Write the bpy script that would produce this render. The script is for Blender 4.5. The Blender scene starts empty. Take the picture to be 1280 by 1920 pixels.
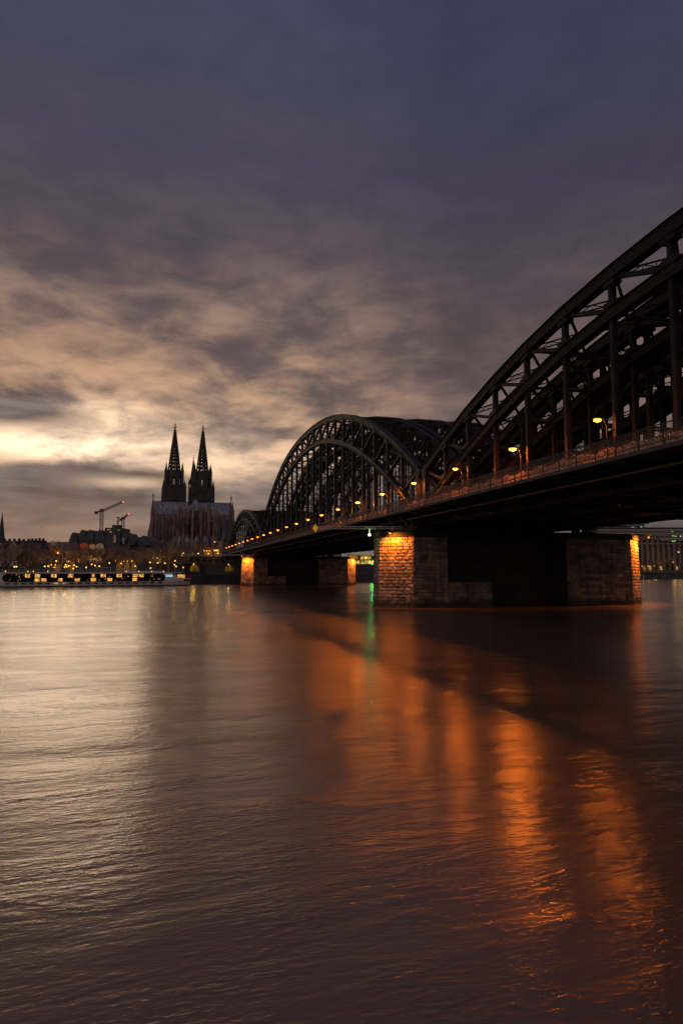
import bpy, math, random
from mathutils import Vector, Matrix
rnd = random.Random(7)
R = math.radians
PI = math.pi
sc = bpy.context.scene
col = sc.collection

# ------------------------------------------------------------------ camera
FPX = 1270.0
PITCH = math.atan(113 / FPX)
YAW = math.atan(349 / math.hypot(FPX, 113))      # angle between the view and the bridge line
CAMZ = 5.2
cam = bpy.data.objects.new('camera', bpy.data.cameras.new('camera'))
col.objects.link(cam)
cam.location = (0, 0, CAMZ)
cam.rotation_euler = (PI / 2 + PITCH, 0, 0)
cam.data.sensor_fit = 'VERTICAL'
cam.data.sensor_height = 36
cam.data.lens = 36 * FPX / 1920
cam.data.clip_start = 0.1
cam.data.clip_end = 9000
sc.camera = cam

# ------------------------------------------------------------------ render settings
sc.view_settings.view_transform = 'Standard'
sc.view_settings.look = 'None'
sc.view_settings.exposure = 0
sc.view_settings.gamma = 1
sc.cycles.use_denoising = True
sc.cycles.max_bounces = 6
sc.cycles.diffuse_bounces = 2
sc.cycles.glossy_bounces = 3
sc.cycles.transmission_bounces = 2
sc.cycles.sample_clamp_indirect = 4
sc.cycles.caustics_reflective = False
sc.cycles.caustics_refractive = False


# ------------------------------------------------------------------ node maths helper
class S:
    """a node socket with arithmetic"""
    def __init__(s, nt, sock): s.nt, s.k = nt, sock
    def _m(s, op, *a, clamp=False):
        n = s.nt.nodes.new('ShaderNodeMath'); n.operation = op; n.use_clamp = clamp
        for i, x in enumerate((s,) + a):
            if isinstance(x, S): s.nt.links.new(x.k, n.inputs[i])
            else: n.inputs[i].default_value = x
        return S(s.nt, n.outputs[0])
    def __add__(s, o): return s._m('ADD', o)
    def __radd__(s, o): return s._m('ADD', o)
    def __sub__(s, o): return s._m('SUBTRACT', o)
    def __rsub__(s, o): return (s * -1.0) + o
    def __mul__(s, o): return s._m('MULTIPLY', o)
    def __rmul__(s, o): return s._m('MULTIPLY', o)
    def __truediv__(s, o): return s._m('DIVIDE', o)
    def pow(s, o): return s._m('POWER', o)
    def sm(s, a, b):
        n = s.nt.nodes.new('ShaderNodeMapRange'); n.interpolation_type = 'SMOOTHSTEP'
        s.nt.links.new(s.k, n.inputs[0]); n.inputs[1].default_value = a; n.inputs[2].default_value = b
        return S(s.nt, n.outputs[0])
    def gauss(s, c, w):
        d = (s - c) / w
        return (d * d * -1.0)._m('EXPONENT')


def gauss2(a, b, ca, wa, cb, wb):
    x = (a - ca) / wa; y = (b - cb) / wb
    return ((x * x + y * y) * -1.0)._m('EXPONENT')


def mixc(nt, f, a, b, mode='MIX'):
    n = nt.nodes.new('ShaderNodeMix'); n.data_type = 'RGBA'; n.blend_type = mode; n.clamp_factor = True
    for i, x in ((0, f), (6, a), (7, b)):
        x = x.k if isinstance(x, S) else x
        if isinstance(x, bpy.types.NodeSocket): nt.links.new(x, n.inputs[i])
        elif i == 0: n.inputs[0].default_value = x
        else: n.inputs[i].default_value = tuple(x) + (1,)
    return S(nt, n.outputs[2])


def scalec(nt, c, f):
    n = nt.nodes.new('ShaderNodeVectorMath'); n.operation = 'SCALE'
    if isinstance(c, S): nt.links.new(c.k, n.inputs[0])
    else: n.inputs[0].default_value = c
    if isinstance(f, S): nt.links.new(f.k, n.inputs[3])
    else: n.inputs[3].default_value = f
    return S(nt, n.outputs[0])


def addc(nt, a, b):
    n = nt.nodes.new('ShaderNodeVectorMath'); n.operation = 'ADD'
    nt.links.new(a.k, n.inputs[0]); nt.links.new(b.k, n.inputs[1])
    return S(nt, n.outputs[0])


def ramp(nt, f, stops):
    n = nt.nodes.new('ShaderNodeValToRGB'); nt.links.new(f.k, n.inputs[0])
    e = n.color_ramp.elements
    while len(e) < len(stops): e.new(0.5)
    for i, (p, c) in enumerate(stops):
        e[i].position = p; e[i].color = tuple(c) + (1,)
    return S(nt, n.outputs[0])


def noise(nt, vec, scale, detail=4, rough=0.55, dist=0.0):
    n = nt.nodes.new('ShaderNodeTexNoise'); n.inputs['Scale'].default_value = scale
    n.inputs['Detail'].default_value = detail; n.inputs['Roughness'].default_value = rough
    n.inputs['Distortion'].default_value = dist
    if vec is not None: nt.links.new(vec.k, n.inputs['Vector'])
    return S(nt, n.outputs['Fac'])


def lin(r, g, b):
    f = lambda c: c / 255 / 12.92 if c < 10 else ((c / 255 + .055) / 1.055) ** 2.4
    return (f(r), f(g), f(b))


# ------------------------------------------------------------------ sky
world = bpy.data.worlds.new("World"); sc.world = world
world.use_nodes = True
nt = world.node_tree; nt.nodes.clear()
tc = nt.nodes.new('ShaderNodeTexCoord')
sep = nt.nodes.new('ShaderNodeSeparateXYZ'); nt.links.new(tc.outputs['Generated'], sep.inputs[0])
X, Y, Z = [S(nt, sep.outputs[i]) for i in range(3)]
EL = Z._m('ARCSINE') * (180 / PI)
AZ = X._m('ARCTAN2', Y) * (180 / PI)
den = Z._m('ABSOLUTE') + 0.10
cv = nt.nodes.new('ShaderNodeCombineXYZ')
nt.links.new((X / den).k, cv.inputs[0]); nt.links.new((Y / den).k, cv.inputs[1])
P = S(nt, cv.outputs[0])
cv2 = nt.nodes.new('ShaderNodeCombineXYZ')
nt.links.new((AZ * 0.075).k, cv2.inputs[0]); nt.links.new((EL * 0.185).k, cv2.inputs[1])
P2 = S(nt, cv2.outputs[0])
n1 = noise(nt, P, 1.0, 7, 0.52, 0.1)
n2 = noise(nt, P2, 2.1, 9, 0.60, 0.25)
n3 = noise(nt, P2, 0.75, 4, 0.5, 0.2)
c1 = n1 * 0.5 + n2 * 0.5
E6 = EL / 60.0
lo_c = ramp(nt, E6, [(0.0, lin(92, 86, 91)), (.117, lin(102, 90, 89)), (.2, lin(106, 90, 88)), (.283, lin(94, 81, 83)),
                     (.35, lin(94, 81, 83)), (.43, lin(78, 69, 77)), (.53, lin(70, 66, 82)), (.70, lin(66, 66, 88)), (1.0, lin(46, 50, 72))])
hi_c = ramp(nt, E6, [(0.0, lin(108, 97, 98)), (.10, lin(138, 114, 103)), (.2, lin(200, 158, 124)), (.283, lin(168, 133, 109)),
                     (.35, lin(146, 119, 105)), (.43, lin(96, 82, 86)), (.53, lin(74, 68, 84)), (.70, lin(69, 69, 90)), (1.0, lin(48, 54, 76))])
base = mixc(nt, (n1 * .36 + n2 * .34 + n3 * .30).sm(.43, .585), lo_c, hi_c)
rightside = AZ.sm(-7, 13)
cool = ramp(nt, EL / 60.0, [(0.0, lin(98, 88, 92)), (.10, lin(98, 86, 88)), (.25, lin(96, 81, 81)), (.36, lin(80, 69, 75)),
                            (.5, lin(62, 58, 76)), (.7, lin(54, 57, 82)), (1.0, lin(38, 46, 74))])
colr = mixc(nt, rightside * 0.8, base, scalec(nt, cool, (c1 - .5) * (1.7 - EL.sm(14, 28) * 1.4) + 1.0))
amp = 0.28 - EL.sm(14, 30) * 0.13
mod = ((c1 - 0.5) * 3.4 * amp + 1.0)._m('MAXIMUM', 0.45)
colr = scalec(nt, colr, mod)
# warm break in the clouds beyond the old town
glow_w = gauss2(AZ, EL, -17, 13, 11.5, 5.0)
glow_n = gauss2(AZ, EL, -23.0, 7.5, 10.1, 1.35) * 0.9 + gauss2(AZ, EL, -19.5, 3.5, 12.6, 1.1) * .45 + gauss2(AZ, EL, -11, 9, 9.5, 3.0) * 0.30
holes = (n2 * 0.6 + n1 * 0.4 - 0.36)._m('MULTIPLY', 4.5, clamp=True)
gl = addc(nt, scalec(nt, lin(255, 206, 166), glow_w * holes * 0.16), scalec(nt, lin(255, 224, 186), glow_n * (holes * 0.9 + 0.1) * 1.6))
colr = addc(nt, colr, gl)
# low dark cloud banks with ragged upper edges
wob = (n2 - 0.5) * 5.0
cv3 = nt.nodes.new('ShaderNodeCombineXYZ')
nt.links.new((AZ * 0.06).k, cv3.inputs[0]); nt.links.new((EL * 0.55).k, cv3.inputs[1])
n4 = noise(nt, S(nt, cv3.outputs[0]), 1.6, 6, 0.55, 0.4)
b1 = (gauss2(AZ, EL + wob * 0.55, -27, 5.5, 12.6, 1.25) * 1.6)._m('MINIMUM', 1.0)
bank2 = (EL + wob * 0.4 + (AZ + 22)._m('ABSOLUTE') * 0.12)
b2 = (1.0 - bank2.sm(8.3, 9.5)) * bank2.sm(3.6, 6.6) * (1.0 - AZ.sm(-17, -9))
b3 = (gauss2(AZ, EL + wob * 0.5, -6.0, 4.5, 6.3, 1.5) * 1.3)._m('MINIMUM', 1.0)
dark = scalec(nt, lin(96, 88, 90), (n4 - .5) * 3.2 + (n2 - .5) * 1.8 + 0.98)
colr = mixc(nt, b1 * 0.9, colr, dark)
colr = mixc(nt, b2 * 0.92, colr, dark)
colr = addc(nt, colr, scalec(nt, lin(255, 214, 168), gauss2(AZ, EL + wob * .25, -17.5, 3.2, 7.2, .45) * .5))
colr = mixc(nt, b3 * 0.6, colr, dark)
# unseen eastern half of the sky, brightened to light the ship and cathedral
back = (AZ._m('ABSOLUTE')).sm(50, 100)
east = ramp(nt, EL / 60.0, [(0, lin(116, 106, 106)), (.4, lin(98, 91, 95)), (1, lin(56, 56, 72))])
colr = mixc(nt, back, colr, scalec(nt, east, AZ._m('ABSOLUTE').sm(95, 160) * 2.3 + 0.7))
sky = nt.nodes.new('ShaderNodeTexSky'); sky.sky_type = 'NISHITA'; sky.sun_disc = False
SUN_AZ, SUN_EL = R(-22), R(3)
sky.sun_elevation = SUN_EL; sky.sun_rotation = SUN_AZ
colr = addc(nt, colr, scalec(nt, S(nt, sky.outputs[0]), 0.002))
bg = nt.nodes.new('ShaderNodeBackground'); nt.links.new(colr.k, bg.inputs[0]); bg.inputs[1].default_value = 1.05
wo = nt.nodes.new('ShaderNodeOutputWorld'); nt.links.new(bg.outputs[0], wo.inputs[0])
world.cycles.sampling_method = 'MANUAL'; world.cycles.sample_map_resolution = 512

sun = bpy.data.objects.new('sun', bpy.data.lights.new('sun', 'SUN')); col.objects.link(sun)
sun.data.energy = 0.06; sun.data.angle = R(12); sun.data.color = (1.0, .78, .55)
sd = Vector((math.sin(SUN_AZ) * math.cos(R(9)), math.cos(SUN_AZ) * math.cos(R(9)), math.sin(R(9))))
sun.rotation_euler = sd.to_track_quat('Z', 'Y').to_euler()

# ------------------------------------------------------------------ coordinates
DV = Vector((-math.sin(YAW), math.cos(YAW), 0))      # along the bridge, away from the camera
QV = Vector((math.cos(YAW), math.sin(YAW), 0))       # across the bridge
def W(q, t, z): return QV * q + DV * t + Vector((0, 0, z))

def ray(px, py):
    x = (px - 640) / FPX; y = -(py - 960) / FPX
    c, s = math.cos(PITCH), math.sin(PITCH)
    return Vector((x, c - y * s, s + y * c))
def at(px, py, Yd):                                   # a sight line followed out to a chosen real distance
    r = ray(px, py); return r * (Yd / r.y) + Vector((0, 0, CAMZ))


# ------------------------------------------------------------------ mesh helpers
class MB:
    def __init__(s): s.v = []; s.f = []; s.m = []; s.tone = {}
    def add(s, vs, fs, mi=0):
        o = len(s.v); s.v += [Vector(v) for v in vs]
        s.f += [tuple(i + o for i in f) for f in fs]; s.m += [mi] * len(fs)
    def hexa(s, p, mi=0):     # 8 points: bottom ring, top ring
        s.add(p, [(3, 2, 1, 0), (4, 5, 6, 7), (0, 1, 5, 4), (1, 2, 6, 5), (2, 3, 7, 6), (3, 0, 4, 7)], mi)
    def box(s, c, d, rz=0, mi=0, M=None):
        cx, cy, cz = c; a, b, h = d[0] / 2, d[1] / 2, d[2] / 2
        ca, sa = math.cos(rz), math.sin(rz)
        p = [(cx + x * ca - y * sa, cy + x * sa + y * ca, cz + z) for z in (-h, h) for x, y in ((-a, -b), (a, -b), (a, b), (-a, b))]
        if M: p = [M(*q) for q in p]
        s.hexa(p, mi)
    def bar(s, A, B, w, h, up=Vector((0, 0, 1)), mi=0, w2=None, h2=None):
        A, B = Vector(A), Vector(B); d = B - A
        if d.length < 1e-6: return
        d.normalize()
        x = d.cross(up)
        if x.length < 1e-3: x = d.cross(Vector((1, 0, 0)))
        x.normalize(); y = x.cross(d)
        w2 = w if w2 is None else w2; h2 = h if h2 is None else h2
        p = [A + x * (i * w / 2) + y * (j * h / 2) for i, j in ((-1, -1), (1, -1), (1, 1), (-1, 1))]
        p += [B + x * (i * w2 / 2) + y * (j * h2 / 2) for i, j in ((-1, -1), (1, -1), (1, 1), (-1, 1))]
        s.hexa(p, mi)
    def cyl(s, A, B, r0, r1, n=8, mi=0, caps=True):
        A, B = Vector(A), Vector(B); d = (B - A).normalized()
        x = d.cross(Vector((0, 0, 1)))
        if x.length < 1e-3: x = Vector((1, 0, 0))
        x.normalize(); y = d.cross(x)
        vs = []
        for P_, r in ((A, r0), (B, r1)):
            for k in range(n):
                a = 2 * PI * (k + .5) / n
                vs.append(P_ + x * (math.cos(a) * r) + y * (math.sin(a) * r))
        fs = [(k, (k + 1) % n, n + (k + 1) % n, n + k) for k in range(n)]
        if caps: fs += [tuple(range(n))[::-1], tuple(range(n, 2 * n))]
        s.add(vs, fs, mi)
    def prism(s, poly, z0, z1, mi=0, M=None, top=None):
        n = len(poly); top = top or poly
        vs = [(x, y, z0) for x, y in poly] + [(x, y, z1) for x, y in top]
        if M: vs = [M(*v) for v in vs]
        s.add(vs, [tuple(range(n))[::-1], tuple(range(n, 2 * n))] + [(k, (k + 1) % n, n + (k + 1) % n, n + k) for k in range(n)], mi)
    def cone(s, c, r, h, n=4, rot=PI / 4, mi=0, M=None):
        vs = [(c[0] + r * math.cos(rot + 2 * PI * k / n), c[1] + r * math.sin(rot + 2 * PI * k / n), c[2]) for k in range(n)] + [(c[0], c[1], c[2] + h)]
        if M: vs = [M(*v) for v in vs]
        s.add(vs, [(k, (k + 1) % n, n) for k in range(n)] + [tuple(range(n))[::-1]], mi)
    def sphere(s, c, r, n=10, m=6, mi=0, sz=1.0):
        vs = []; fs = []
        for i in range(m + 1):
            a = PI * i / m
            for k in range(n):
                b = 2 * PI * k / n
                vs.append((c[0] + r * math.sin(a) * math.cos(b), c[1] + r * math.sin(a) * math.sin(b), c[2] + r * sz * math.cos(a)))
        for i in range(m):
            for k in range(n):
                fs.append((i * n + k, (i + 1) * n + k, (i + 1) * n + (k + 1) % n, i * n + (k + 1) % n))
        s.add(vs, fs, mi)
    def build(s, name, mat, parent=None, smooth=False):
        me = bpy.data.meshes.new(name)
        off = world_loc(parent) if parent else Vector((0, 0, 0))
        me.from_pydata([tuple(v - off) for v in s.v], [], s.f)
        for m in (mat if isinstance(mat, (list, tuple)) else [mat]): me.materials.append(m)
        if isinstance(mat, (list, tuple)): me.polygons.foreach_set('material_index', s.m)
        if smooth: me.polygons.foreach_set('use_smooth', [True] * len(me.polygons))
        if s.tone:
            at_ = me.attributes.new('tone', 'FLOAT', 'FACE')
            at_.data.foreach_set('value', [s.tone.get(i, .8) for i in range(len(s.f))])
        me.update()
        o = bpy.data.objects.new(name, me); col.objects.link(o)
        if parent: o.parent = parent
        return o

def world_loc(o):
    L = Vector((0, 0, 0))
    while o: L = L + o.location; o = o.parent
    return L
def tag(o, label=None, cat=None, group=None, kind=None):
    if label: o['label'] = label
    if cat: o['category'] = cat
    if group: o['group'] = group
    if kind: o['kind'] = kind
    return o
def thing(name, label, cat, loc=(0, 0, 0), group=None):
    o = bpy.data.objects.new(name, None); col.objects.link(o); o.location = loc
    o.empty_display_size = .5
    return tag(o, label, cat, group)
def copy_tree(o, parent=None):
    c = o.copy(); col.objects.link(c); c.parent = parent
    for ch in list(o.children): copy_tree(ch, c)
    return c
def dup(o, loc, rz=0, scale=1, label=None, group=None):
    c = copy_tree(o); c.location = loc; c.rotation_euler = (0, 0, rz); c.scale = (scale,) * 3
    if label: c['label'] = label
    if group: c['group'] = group
    return c


# ------------------------------------------------------------------ materials
def mat(name, c, rough=0.7, metal=0.0, var=0.0, vs=1.0, bump=0.0, bs=8.0, spec=0.5, c2=None, stretch=None, emit=None, es=0):
    m = bpy.data.materials.new(name); m.use_nodes = True
    nt = m.node_tree; b = nt.nodes['Principled BSDF']
    b.inputs['Roughness'].default_value = rough; b.inputs['Metallic'].default_value = metal
    b.inputs['Specular IOR Level'].default_value = spec
    b.inputs['Base Color'].default_value = tuple(c) + (1,)
    tc = nt.nodes.new('ShaderNodeTexCoord'); vec = S(nt, tc.outputs['Object'])
    if stretch:
        mp = nt.nodes.new('ShaderNodeMapping'); mp.inputs['Scale'].default_value = stretch
        nt.links.new(vec.k, mp.inputs[0]); vec = S(nt, mp.outputs[0])
    if var or c2:
        n = noise(nt, vec, vs, 5, .6)
        f = ((n - 0.5) * 2.6 + 0.5)._m('MULTIPLY', 1.0, clamp=True)
        lo = c2 or tuple(x * (1 - var) for x in c); hi = tuple(min(1, x * (1 + var)) for x in c)
        cc = mixc(nt, f, lo, hi)
        nt.links.new(cc.k, b.inputs['Base Color'])
        nt.links.new(((n - .5) * .3 + rough).k, b.inputs['Roughness'])
    if bump:
        bn = nt.nodes.new('ShaderNodeBump'); bn.inputs['Strength'].default_value = bump; bn.inputs['Distance'].default_value = .05
        nt.links.new(noise(nt, vec, bs, 6, .6).k, bn.inputs['Height']); nt.links.new(bn.outputs[0], b.inputs['Normal'])
    if emit:
        b.inputs['Emission Color'].default_value = tuple(emit) + (1,); b.inputs['Emission Strength'].default_value = es
    return m

M = {}
M['steel'] = mat('bridge_steel_paint', (.022, .020, .021), .55, 0, .4, .6, .3, 9, c2=(.014, .011, .010), spec=.16)
M['steel2'] = mat('under_deck_steel', (.02, .017, .016), .6, 0, .4, .5, .2, 5)
M['rust'] = mat('rusty_pipe', (.16, .085, .05), .6, .2, .4, 1.5, .2, 9)
M['concrete'] = mat('walkway_concrete', (.085, .078, .07), .8, 0, .25, .5, .2, 6)
M['dark'] = mat('dark_iron', (.03, .03, .03), .5, .3, .2, 2)
M['asphalt'] = mat('quay_paving', (.07, .065, .06), .85, 0, .3, .2, .2, 3)
M['quaywall'] = mat('dark_quay_wall', (.045, .04, .037), .7, 0, .4, .15, .3, 1.2)  # dark mottled grey over the whole quay wall
M['roofl'] = mat('lead_roof', (.21, .20, .215), .55, 0, .7, .5, .2, 2, stretch=(1, 1, .25))
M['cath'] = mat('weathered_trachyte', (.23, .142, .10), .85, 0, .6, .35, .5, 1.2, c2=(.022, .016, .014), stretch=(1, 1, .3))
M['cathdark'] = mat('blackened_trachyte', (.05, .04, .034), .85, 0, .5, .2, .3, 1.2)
M['leaded'] = mat('dark_leaded_glass', (.012, .011, .012), .3, 0, .3, 1)
M['bark'] = mat('winter_bark', (.085, .06, .045), .85, 0, .35, 2)
M['twig'] = mat('bare_twigs', (.22, .15, .115), .9, 0, .35, .4)
M['yleaf'] = mat('yellowed_leaves', (.30, .22, .06), .8, 0, .4, 1.2)
M['white'] = mat('white_ship_paint', (.56, .52, .50), .35, 0, .06, .2)
M['hullred'] = mat('red_paint', (.5, .02, .04), .4)
M['glass'] = mat('dark_ship_glass', (.007, .008, .009), .25, 0, .2, .5, spec=.08)
M['black'] = mat('black_hull_paint', (.012, .012, .014), .4)
M['zinc'] = mat('dark_zinc_cladding', (.035, .04, .045), .55, .2, .3, .3, .2, 3)
M['brickred'] = mat('red_brick', (.30, .085, .045), .85, 0, .25, .8)
M['beige'] = mat('beige_render', (.36, .28, .17), .85, 0, .2, .5)
M['slate'] = mat('dark_slate_roof', (.03, .028, .03), .7, 0, .3, .8)
M['facade'] = [mat('facade_paint_' + n, c, .85, 0, .25, .4) for n, c in
               (('cream', (.42, .34, .26)), ('ochre', (.26, .18, .12)), ('brown', (.15, .10, .08)), ('grey', (.18, .16, .15)), ('rose', (.24, .13, .11)))]
M['win'] = mat('unlit_window', (.015, .015, .018), .2)
M['bandgrey'] = mat('pale_floor_band', (.40, .38, .38), .6, 0, .1, .3)
M['column'] = mat('stone_column', (.17, .13, .115), .8, 0, .2, .3)
M['locks'] = mat('brass', (.5, .3, .15), .4, .15)
M['cranered'] = mat('crane_paint', (.09, .045, .035), .6, 0, .2, 1)

def emat(name, c, s):
    m = bpy.data.materials.new(name); m.use_nodes = True
    b = m.node_tree.nodes['Principled BSDF']
    b.inputs['Base Color'].default_value = (.02, .02, .02, 1)
    b.inputs['Emission Color'].default_value = tuple(c) + (1,); b.inputs['Emission Strength'].default_value = s
    return m
SOD = (1.0, .20, .012)
M['sodium'] = emat('sodium_lamp_glass', (1.0, .34, .05), 5)
M['sodium_far'] = emat('sodium_lamp_glass_far', (1.0, .27, .022), 3.0)
M['warm'] = emat('warm_lamp_glass', (1.0, .46, .06), 2.6)
M['green'] = emat('green_lamp_glass', (.05, 1.0, .22), 2)
M['greenw'] = emat('pale_green_lamp_glass', (.7, 1.0, .45), 3)
M['redl'] = emat('red_beacon_glass', (1.0, .06, .03), 5)
M['sign'] = emat('lit_blue_white_letters', (.45, .85, 1.0), 1.2)

def window_glow(name, c, s, vs=1.2):
    """a lit room behind glass: uneven brightness from curtains and furniture"""
    m = emat(name, c, s); nt = m.node_tree; b = nt.nodes['Principled BSDF']
    tc = nt.nodes.new('ShaderNodeTexCoord')
    n = noise(nt, S(nt, tc.outputs['Object']), vs, 3, .6)
    nt.links.new((((n - .35) * 3.0)._m('MAXIMUM', .12) * s).k, b.inputs['Emission Strength'])
    return m
M['cabin'] = window_glow('lit_cabin_window', (1.0, .45, .09), 1.6, 1.6)
M['roomlit'] = window_glow('lit_room_window', (1.0, .48, .14), 1.0, 1.0)
M['greenroom'] = window_glow('greenish_office_light', (.5, 1.0, .4), .8, .8)
M['resto'] = window_glow('lit_restaurant_window', (1.0, .62, .12), 1.6, .35)

# love locks: every cell its own metal colour
nt = M['locks'].node_tree; b = nt.nodes['Principled BSDF']
for l in list(b.inputs['Base Color'].links): nt.links.remove(l)
tc = nt.nodes.new('ShaderNodeTexCoord'); vo = nt.nodes.new('ShaderNodeTexVoronoi'); vo.inputs['Scale'].default_value = 7
nt.links.new(tc.outputs['Object'], vo.inputs['Vector'])
sp = nt.nodes.new('ShaderNodeSeparateColor'); nt.links.new(vo.outputs['Color'], sp.inputs[0])
rc = ramp(nt, S(nt, sp.outputs[0]), [(0, (.6, .38, .14)), (.3, (.36, .32, .28)), (.55, (.55, .30, .10)), (.7, (.35, .05, .03)), (.8, (.6, .5, .34)), (.93, (.05, .06, .12))])
nt.links.new(rc.k, b.inputs['Base Color'])

# sandstone blocks
def stone_mat(name, c, dk):
    m = bpy.data.materials.new(name); m.use_nodes = True
    nt = m.node_tree; b = nt.nodes['Principled BSDF']; b.inputs['Roughness'].default_value = .85
    tc = nt.nodes.new('ShaderNodeTexCoord'); v = S(nt, tc.outputs['Object'])
    n1 = noise(nt, v, .7, 4, .6); n2 = noise(nt, v, 7, 5, .65)
    mp = nt.nodes.new('ShaderNodeMapping'); mp.inputs['Scale'].default_value = (1.4, 1.4, .12); nt.links.new(v.k, mp.inputs[0])
    n3 = noise(nt, S(nt, mp.outputs[0]), 1.0, 4, .6)          # streaks of dirt running down
    f = ((n1 + n2 * .6 + n3 * .8) - .95)._m('MULTIPLY', 2.2, clamp=True)
    an = nt.nodes.new('ShaderNodeAttribute'); an.attribute_name = 'tone'
    cc = scalec(nt, mixc(nt, f, dk, c), S(nt, an.outputs['Fac']))
    sx = nt.nodes.new('ShaderNodeSeparateXYZ'); nt.links.new(v.k, sx.inputs[0])
    wet = 1.0 - (S(nt, sx.outputs[2]) + (n1 - .5) * 1.6).sm(.5, 1.5)          # algae and wet stone at the waterline
    cc = mixc(nt, wet * .85, cc, (.018, .018, .010))
    nt.links.new(cc.k, b.inputs['Base Color'])
    bn = nt.nodes.new('ShaderNodeBump'); bn.inputs['Strength'].default_value = .6; bn.inputs['Distance'].default_value = .08
    nt.links.new((n2 + n1).k, bn.inputs['Height']); nt.links.new(bn.outputs[0], b.inputs['Normal'])
    return m
M['stone'] = stone_mat('rough_sandstone', (.40, .29, .20), (.12, .085, .06))
M['stone3'] = stone_mat('brown_sandstone', (.25, .165, .11), (.055, .038, .028))  # darker brown tone of the pier sandstone, used on the long walls
M['stone4'] = stone_mat('recess_shade_sandstone', (.045, .032, .026), (.015, .011, .009))  # near-black copy of the sandstone, the recess's shade put into its colour
M['stone2'] = stone_mat('embankment_stone', (.22, .17, .14), (.06, .05, .045))

# water
m = bpy.data.materials.new('river_water'); m.use_nodes = True; M['water'] = m
nt = m.node_tree; b = nt.nodes['Principled BSDF']
b.inputs['Base Color'].default_value = (.15, .082, .050, 1)
b.inputs['Specular Tint'].default_value = (1.0, .77, .58, 1)
b.inputs['IOR'].default_value = 2.2
tc = nt.nodes.new('ShaderNodeTexCoord'); v = S(nt, tc.outputs['Object'])
def mapped(sx, sy, rz):      # turn first, then stretch: wave crests run along the direction rz
    a = nt.nodes.new('ShaderNodeMapping'); a.inputs['Rotation'].default_value = (0, 0, -rz); nt.links.new(v.k, a.inputs[0])
    mp = nt.nodes.new('ShaderNodeMapping'); mp.inputs['Scale'].default_value = (sx, sy, 1)
    nt.links.new(a.outputs[0], mp.inputs[0]); return S(nt, mp.outputs[0])
w1 = noise(nt, mapped(.45, 1.5, R(16)), 2.4, 4, .6, .3)       # wind ripples
w2 = noise(nt, mapped(.42, 1.4, R(20)), .55, 4, .55, .5)      # chop
w3 = noise(nt, mapped(.8, 1.6, R(20)), .07, 2, .5, .5)        # boils of the current
w4 = noise(nt, mapped(.6, 1.5, R(12)), 8.0, 2, .5, .0)
calm = noise(nt, mapped(.6, 2.2, R(10)), .045, 3, .5, 1.0).sm(.32, .68)
patch = noise(nt, mapped(.8, 1.8, R(18)), .30, 4, .6, .8).sm(.42, .70)
hgt = w1 * (calm * .006 + .008 + patch * .013) + w2 * (calm * .02 + .032) + w3 * .25 + w4 * (patch * .010 + .0045)
bn = nt.nodes.new('ShaderNodeBump'); bn.inputs['Strength'].default_value = 1.0; bn.inputs['Distance'].default_value = 1.0
nt.links.new(hgt.k, bn.inputs['Height']); nt.links.new(bn.outputs[0], b.inputs['Normal'])
nt.links.new((calm * .06 + .19 - patch * .04).k, b.inputs['Roughness'])

# ------------------------------------------------------------------ water and land
mb = MB()
mb.add([(-3000, -600, 0), (3000, -600, 0), (3000, 4200, 0), (-3000, 4200, 0)], [(0, 1, 2, 3)])
tag(mb.build('river_water', M['water']), kind='structure')

BANK = [(-700, -60), (-300, 160), (-130, 250), (-60, 296), (12, 352), (240, 516), (520, 650), (1500, 1100)]
def bank_y(x):
    for (x0, y0), (x1, y1) in zip(BANK, BANK[1:]):
        if x0 <= x <= x1: return y0 + (y1 - y0) * (x - x0) / (x1 - x0)
    return 300
mb = MB()
n = len(BANK)
vs = [(x, y, -2) for x, y in BANK] + [(x, y, 3.95) for x, y in BANK] + [(x, 4100, 3.95) for x, y in BANK]
mb.add(vs, [(k, k + 1, n + k + 1, n + k) for k in range(n - 1)], 1)
mb.add(vs, [(n + k, n + k + 1, 2 * n + k + 1, 2 * n + k) for k in range(n - 1)], 0)
tag(mb.build('quay_ground', [M['asphalt'], M['quaywall']]), kind='structure')
# coping stone along the quay edge
mb = MB()
for (x0, y0), (x1, y1) in zip(BANK[1:-1], BANK[2:]):
    mb.bar((x0, y0 + .2, 4.05), (x1, y1 + .2, 4.05), .9, .3)
tag(mb.build('quay_kerb', M['concrete']), kind='structure')

# raised town ground behind the promenade (upper terrace)
mb = MB()
off = [(-700, 60), (-300, 260), (-130, 335), (-78, 352)]
poly = off + [(-78, 338), (-42, 352), (10, 385), (60, 440), (240, 580), (520, 720), (1500, 1180), (1500, 4000), (-700, 4000)]
mb.prism(poly, 3.0, 9.5)
tag(mb.build('old_town_ground', [M['asphalt']]), kind='structure')

# =================================================================== THE BRIDGE
P1, P2, P3 = 98.6, 267.0, 386.6
QT = [40.3, 48.5, 50.3, 58.5, 60.3, 68.5]
SPANS = [(P1 - 61.6 - .0, 122.0 - 1.2, 16, 34.4, 12.4, 2.0, 30.0, .0042, 1),
         ((P1 + P2) / 2, 168.4 - 3.2, 22, 44.6, 22.2, 2.3, 39.4, .0037, 2),
         ((P2 + P3) / 2, 119.6 - 3.2, 16, 35.0, 12.8, 2.0, 30.4, .0044, 3)]
DECK_T = 14.05
TIE = 13.55

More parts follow.
